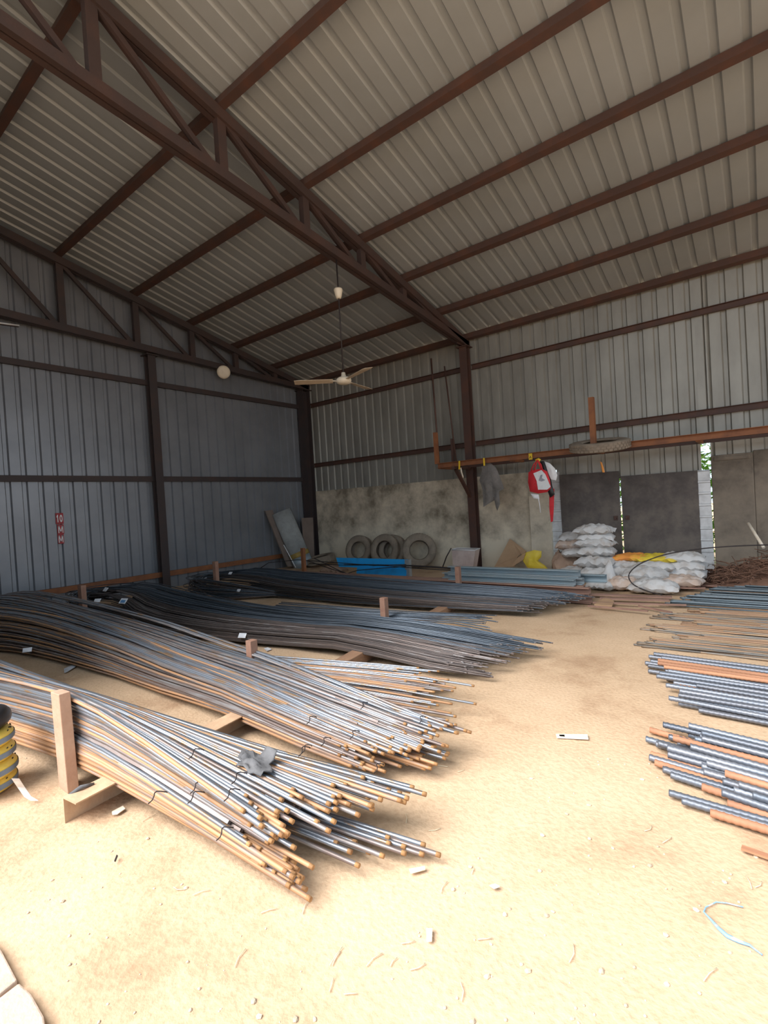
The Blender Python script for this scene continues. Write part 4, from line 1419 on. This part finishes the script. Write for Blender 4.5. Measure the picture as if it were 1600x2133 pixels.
def ring(c, R, r, m, nm, lab, cat, grp, squash=1.0, band=True):
    o = empty(nm, Vector((c.x, c.y, c.z - r * squash)), lab, cat, grp)
    prof = [(R + r * math.cos(2 * PI * q / 14), r * squash * math.sin(2 * PI * q / 14)) for q in range(14)]
    MB().lathe(prof, 36, mtx=Matrix.Translation(c), closed=True).build('wrapped_wire', m, o)
    if band:
        MB().lathe([(R + r * 1.0, -r * .28), (R + r * 1.035, -r * .1), (R + r * 1.035, r * .1), (R + r * 1.0, r * .28)], 36, mtx=Matrix.Translation(c)).build('band', M['blue_band'], o)
        mk = MB()
        rg_ = random.Random(int(c.z * 1000))
        for q in range(16):
            a = rg_.uniform(0, 2 * PI)
            el = rg_.uniform(.45, 1.1)
            rr = R + r * math.cos(el) * 1.01
            z = c.z + r * squash * math.sin(el) * 1.01
            a2 = a + .05
            mk.tube([(c.x + rr * math.cos(a), c.y + rr * math.sin(a), z), (c.x + rr * math.cos(a2), c.y + rr * math.sin(a2), z + .004)], .004, 4)
        mk.build('printed_marks', M['black'], o)
    return o


WG = 'yellow wrapped wire coils'
zz = .05
for i, lab in enumerate(('yellow wrapped coil of wire at the bottom of the stack', 'yellow wrapped coil of wire, second from the ground', 'yellow wrapped coil of wire, third from the ground', 'yellow wrapped coil of wire just below the black one')):
    ring(Vector((CX + (.012 if i % 2 else -.01) - (.03 if i == 3 else 0), CY, zz)), .115, .055, M['yellow_wrap'], 'wire_coil', lab, 'coil', WG, .85)
    zz += .085
ring(Vector((CX - .045, CY, zz + .02)), .11, .06, M['black'], 'wire_coil', 'black wrapped coil topping the yellow stack', 'coil', WG, .95, False)
p0 = at(30, 1622, 2, .16)
st_ = [at(32, 1622, 2, .20), at(44, 1640, 2, .10), at(58, 1660, 2, .03), at(72, 1668, 2, .012)]
mb = MB()
vs = []
for q in st_:
    vs += [q + Vector((-.02, -.012, 0)), q + Vector((.02, .012, 0)), q + Vector((-.02, -.012, .002)), q + Vector((.02, .012, .002))]
fs = []
for i in range(3):
    o = i * 4
    fs += [(o, o + 1, o + 5, o + 4), (o + 2, o + 6, o + 7, o + 3)]
mb.add(vs, fs)
tag(mb.build('paper_strip', M['paper']), 'white printed strip trailing from the yellow coils', 'strip')

# rag on the nearest bundle
rgx, rgy = 8.05, -8.62
mb = MB()
n = 22
ctr = at(522, 1570, 2, .36)
vs = [ctr + Vector((0, 0, .03))]
rings_, seg = 7, 28
for r in range(1, rings_ + 1):
    for j in range(seg):
        a = 2 * PI * j / seg
        rad = .105 * (1 + .55 * noise.noise(Vector((math.cos(a) * 1.4, math.sin(a) * 1.4, 4.4))) + .35 * noise.noise(Vector((math.cos(a) * 4, math.sin(a) * 4, 1.4)))) * r / rings_
        x, y = ctr.x + rad * math.cos(a) * 1.05, ctr.y + rad * math.sin(a) * .8
        st = station(A.st, x)
        uu = min(1, max(0, (y - st[0]) / (st[1] - st[0])))
        ztop = st[4] + lerp(st[2], st[3], uu) + .025
        z = ztop + .012 + .05 * abs(noise.noise(Vector((x * 22, y * 22, 3)))) + (.05 if (j in (5, 6, 7) and r == rings_) else 0)
        vs.append(Vector((x, y, z)))
st = station(A.st, ctr.x)
vs[0].z = sum(v.z for v in vs[1:seg + 1]) / seg
fs = [(0, 1 + j, 1 + (j + 1) % seg) for j in range(seg)]
for r in range(rings_ - 1):
    for j in range(seg):
        a = 1 + r * seg + j
        b_ = 1 + r * seg + (j + 1) % seg
        fs.append((a, a + seg, b_ + seg, b_))
mb.add(vs, fs, 0, True)
ro = mb.build('rag', M['rag'])
so = ro.modifiers.new('thick', 'SOLIDIFY')
so.thickness = .006
tag(ro, 'crumpled dark grey rag lying on top of the nearest bars', 'rag')
# rubber strip tied to the near post
p = [at(196, 1632, 2, .13), at(168, 1640, 2, .14), at(146, 1655, 2, .12), at(142, 1668, 2, .07), at(147, 1684, 2, .02)]
tag(MB().tube(p, [.006, .011, .009, .007, .012], 6).build('rubber_strip', M['rag']), 'strip of dark rag hanging over the channel end by the near post', 'strip')

# binding wires on the near bundles


def tie(px, py, z, tilt_, lab, dx=.0, ln=.10):
    c = at(px, py, 2, z)
    pts = []
    for j in range(9):
        t = -1 + 2 * j / 8
        pts.append(c + Vector((dx * t + .012 * math.sin(j * 1.3), ln * t, .028 * (1 - t * t) - .006)))
    tag(MB().tube(pts, .0028, 5).build('binding_wire', M['dark_wire']), lab, 'wire', 'wire ties round the bars')


for (px, py, z) in ((410, 1570, .37), (415, 1640, .30), (330, 1660, .34), (410, 1660, .28), (470, 1735, .20), (500, 1620, .36), (635, 1565, .28), (485, 1655, .33),
                    (760, 1470, .26), (650, 1500, .25), (740, 1530, .24), (790, 1600, .17), (680, 1545, .22), (880, 1500, .22), (640, 1560, .14)):
    tie(px, py, z, 0, 'thin dark wire tied round the steel bars of the two front bundles', ln=.045)

# tags on bars
TG = 'paper tags wired to the bars'
for (px, py, z, yaw, sz, lab) in ((57, 1354, .12, 60, .045, 'small white tag at the edge of the second bundle, far left'), (505, 1324, .12, 20, .05, 'white tag tied to the near edge of the third bundle'),
                                  (257, 1252, .40, 10, .07, 'white and blue tag on the loop of the third bundle'), (203, 1251, .38, 30, .05, 'white tag at the turn of the third bundle loop'),
                                  (220, 1228, .44, 0, .06, 'white tag on top of the third bundle loop'), (480, 1194, .44, 0, .045, 'white tag on top of the fourth bundle loop'),
                                  (497, 1230, .18, 0, .045, 'white tag on the inner side of the fourth bundle loop'), (425, 1206, .28, 30, .05, 'white tag at the turn of the fourth bundle loop')):
    c = at(px, py, 2, z)
    o = MB()
    rot = Matrix.Translation(c) @ Matrix.Rotation(R_(yaw), 4, 'Z') @ Matrix.Rotation(R_(50), 4, 'X')
    vs = [rot @ Vector(v) for v in ((-sz, -sz * .6, 0), (sz, -sz * .6, 0), (sz, sz * .6, 0), (-sz, sz * .6, 0), (-sz, -sz * .6, .004), (sz, -sz * .6, .004), (sz, sz * .6, .004), (-sz, sz * .6, .004))]
    o.add(vs, [(0, 3, 2, 1), (4, 5, 6, 7), (0, 1, 5, 4), (1, 2, 6, 5), (2, 3, 7, 6), (3, 0, 4, 7)])
    t_ = tag(o.build('paper_tag', M['paper']), lab, 'tag', TG)
    if 'blue' in lab:
        vs = [rot @ Vector(v) for v in ((-sz * .7, -sz * .4, .005), (sz * .7, -sz * .4, .005), (sz * .7, sz * .2, .005), (-sz * .7, sz * .2, .005))]
        MB().add(vs, [(0, 1, 2, 3)]).build('print', M['tag_blue'], t_)

# scraps on the ground
def ground_scrap(pts, m, nm, lab, cat, grp=None, th=.004):
    P = []
    for q in pts:
        v = at(*q, 2, 0)
        v.z = max(gz(v.x, v.y), -.005) + .006
        P.append(v)
    n = len(P)
    mb = MB()
    mb.add(P + [v + Vector((0, 0, th)) for v in P], [tuple(range(n))[::-1], tuple(range(n, 2 * n))] + [(i, (i + 1) % n, (i + 1) % n + n, i + n) for i in range(n)])
    return tag(mb.build(nm, m), lab, cat, grp)


ground_scrap([(1158, 1530), (1224, 1531), (1226, 1541), (1160, 1538)], M['paper_dirty'], 'label_strip', 'flat pale printed strip lying alone on the open ground', 'strip')
c = at(1190, 1535, 2, .012)
ground_scrap([(1165, 1532), (1176, 1532), (1177, 1536), (1166, 1535)], M['paper'], 'paper_scrap', 'small white patch on the pale printed strip', 'scrap')
ground_scrap([(133, 1394), (150, 1386), (158, 1389), (140, 1400), (134, 1402)], M['paper'], 'paper_scrap', 'white and blue tag on the dirt between the two nearest bundles', 'scrap')
ground_scrap([(550, 1351), (558, 1349), (566, 1353), (556, 1357)], M['paper'], 'paper_scrap', 'white scrap on the dirt behind the second bundle, farther of two', 'scrap')
ground_scrap([(552, 1371), (574, 1369), (580, 1374), (560, 1380)], M['paper_dirty'], 'paper_scrap', 'pale scrap on the dirt behind the second bundle, closer of two', 'scrap')
ground_scrap([(233, 1692), (256, 1680), (261, 1686), (245, 1697), (234, 1698)], M['paper_dirty'], 'paper_scrap', 'tan scrap beside the open end of the steel channel', 'scrap')
ground_scrap([(1020, 1846), (1032, 1843), (1041, 1848), (1030, 1853)], M['paper'], 'paper_scrap', 'tiny white scrap on the bright sand', 'scrap')
ground_scrap([(888, 1936), (901, 1936), (900, 1962), (889, 1963)], M['paper_dirty'], 'paper_scrap', 'small upright tan chip on the darker patch of sand', 'scrap')
ground_scrap([(852, 1812), (885, 1806), (886, 1813), (856, 1821)], M['paper_dirty'], 'paper_scrap', 'pale chip of wood at the tip of the nearest bars', 'scrap')
ground_scrap([(238, 1795), (243, 1782), (246, 1784), (241, 1796)], M['black'], 'dark_leaf', 'dark curled leaf on the sand', 'leaf')

# blue string
p = [(1580, 1958), (1560, 1975 - 20), (1540, 1962), (1515, 1948), (1495, 1925), (1475, 1902), (1465, 1888), (1475, 1880), (1495, 1876), (1520, 1880), (1548, 1888)]
p = [(1588, 1990), (1562, 1970), (1540, 1962), (1515, 1950), (1498, 1935), (1480, 1915), (1466, 1900), (1470, 1890), (1492, 1878), (1515, 1880), (1548, 1889)]
pp = []
for q in p:
    v = at(*q, 2, 0)
    v.z = gz(v.x, v.y) + .008
    pp.append(v)
q_ = []
for a, c in zip(pp[:-1], pp[1:]):
    q_ += [a.lerp(c, t / 3) for t in range(3)]
q_.append(pp[-1])
rr = [.002 + .005 * math.exp(-((i - 9) / 6.0) ** 2) for i in range(len(q_))]
tag(MB().tube(q_, rr, 6).build('plastic_string', M['string']), 'blue and white plastic string curling on the sand at lower right', 'string')

# pavers in the lower left corner
for i, (pts, lab) in enumerate((([(-60, 1930), (-2, 1968), (36, 2040), (-10, 2078), (-90, 2030)], 'dusty concrete paver in the lower left corner, upper of two'),
                                ([(-10, 2084), (40, 2046), (66, 2070), (92, 2116), (100, 2180), (20, 2200), (-60, 2120)], 'dusty concrete paver in the lower left corner, lower of two'))):
    P = [at(*q, 2, .02) for q in pts]
    n = len(P)
    mb = MB()
    mb.add([v - Vector((0, 0, .06)) for v in P] + P, [tuple(range(n)), tuple(range(n, 2 * n))[::-1]] + [(i_, i_ + n, (i_ + 1) % n + n, (i_ + 1) % n) for i_ in range(n)])
    tag(mb.build('paver', M['paver'], bevel=.006), lab, 'paver')

# pebbles, clods and straws on the sand
rg = random.Random(77)
pm = MB()
vs, fs = [], []
base = bpy.data.meshes.new('pebble')
ico = []
t = (1 + 5 ** .5) / 2
V = [(-1, t, 0), (1, t, 0), (-1, -t, 0), (1, -t, 0), (0, -1, t), (0, 1, t), (0, -1, -t), (0, 1, -t), (t, 0, -1), (t, 0, 1), (-t, 0, -1), (-t, 0, 1)]
F_ = [(0, 11, 5), (0, 5, 1), (0, 1, 7), (0, 7, 10), (0, 10, 11), (1, 5, 9), (5, 11, 4), (11, 10, 2), (10, 7, 6), (7, 1, 8), (3, 9, 4), (3, 4, 2), (3, 2, 6), (3, 6, 8), (3, 8, 9), (4, 9, 5), (2, 4, 11), (6, 2, 10), (8, 6, 7), (9, 8, 1)]
base.from_pydata([Vector(v) * (.5 + .12 * rg.random()) for v in V], [], F_)
base.materials.append(M['pebble'])
pos = []
while len(pos) < 150:
    px, py = rg.uniform(20, 1590), rg.uniform(1560, 2125)
    v = at(px, py, 2, 0)
    if -8.95 < v.y and v.x < 9.4 and v.y > -9.0:
        continue
    if v.x > 10.0 and v.y > -7.6:
        continue
    if v.y < -9.1 and v.x < 7.7:
        continue
    pos.append(v)
for v in pos:
    o = bpy.data.objects.new('pebble', base)
    s_ = rg.choice((.003, .004, .005, .006, .009))
    o.scale = (s_ * rg.uniform(.8, 1.5), s_, s_ * .7)
    o.rotation_euler = (0, 0, rg.uniform(0, 6))
    o.location = (v.x, v.y, gz(v.x, v.y) + s_ * .25)
    COL.objects.link(o)
    tag(o, 'small tan pebble or clod lying on the open sand', 'pebble', 'pebbles on the sand')
spots = [(640, 1880, 70), (700, 1985, 60), (420, 1855, 20), (372, 1845, -20), (780, 1995, 40), (700, 1990, 65), (820, 2000, 50), (870, 2010, 20), (850, 1960, 10), (1010, 1950, 5), (925, 1845, 60), (985, 1810, 65), (1560, 1835, 70), (1580, 1840, 30),
         (905, 1722, 10), (1350, 1720, 35), (1480, 2030, 30), (730, 2065, 0), (690, 2045, 80), (500, 1985, 75), (560, 1890, 15), (960, 2060, 85), (1190, 1980, 60), (1390, 1745, 30), (845, 1700, 90), (310, 1700, 50), (960, 1600, 30), (920, 1590, -20)]
for (px, py, a) in spots:
    v = at(px, py, 2, 0)
    l = rg.uniform(.018, .04)
    an = R_(a + 37)
    d = Vector((math.cos(an), math.sin(an), 0)) * l
    p0, p1 = v - d, v + d
    pm_ = v + Vector((-d.y, d.x, 0)) * rg.uniform(-.3, .3)
    pts = []
    for q in (p0, pm_, p1):
        q.z = gz(q.x, q.y) + .006
        pts.append(q)
    tag(MB().tube(pts, .0016, 5).build('straw', M['straw']), 'dry pale straw lying on the sand', 'straw', 'straws on the sand')
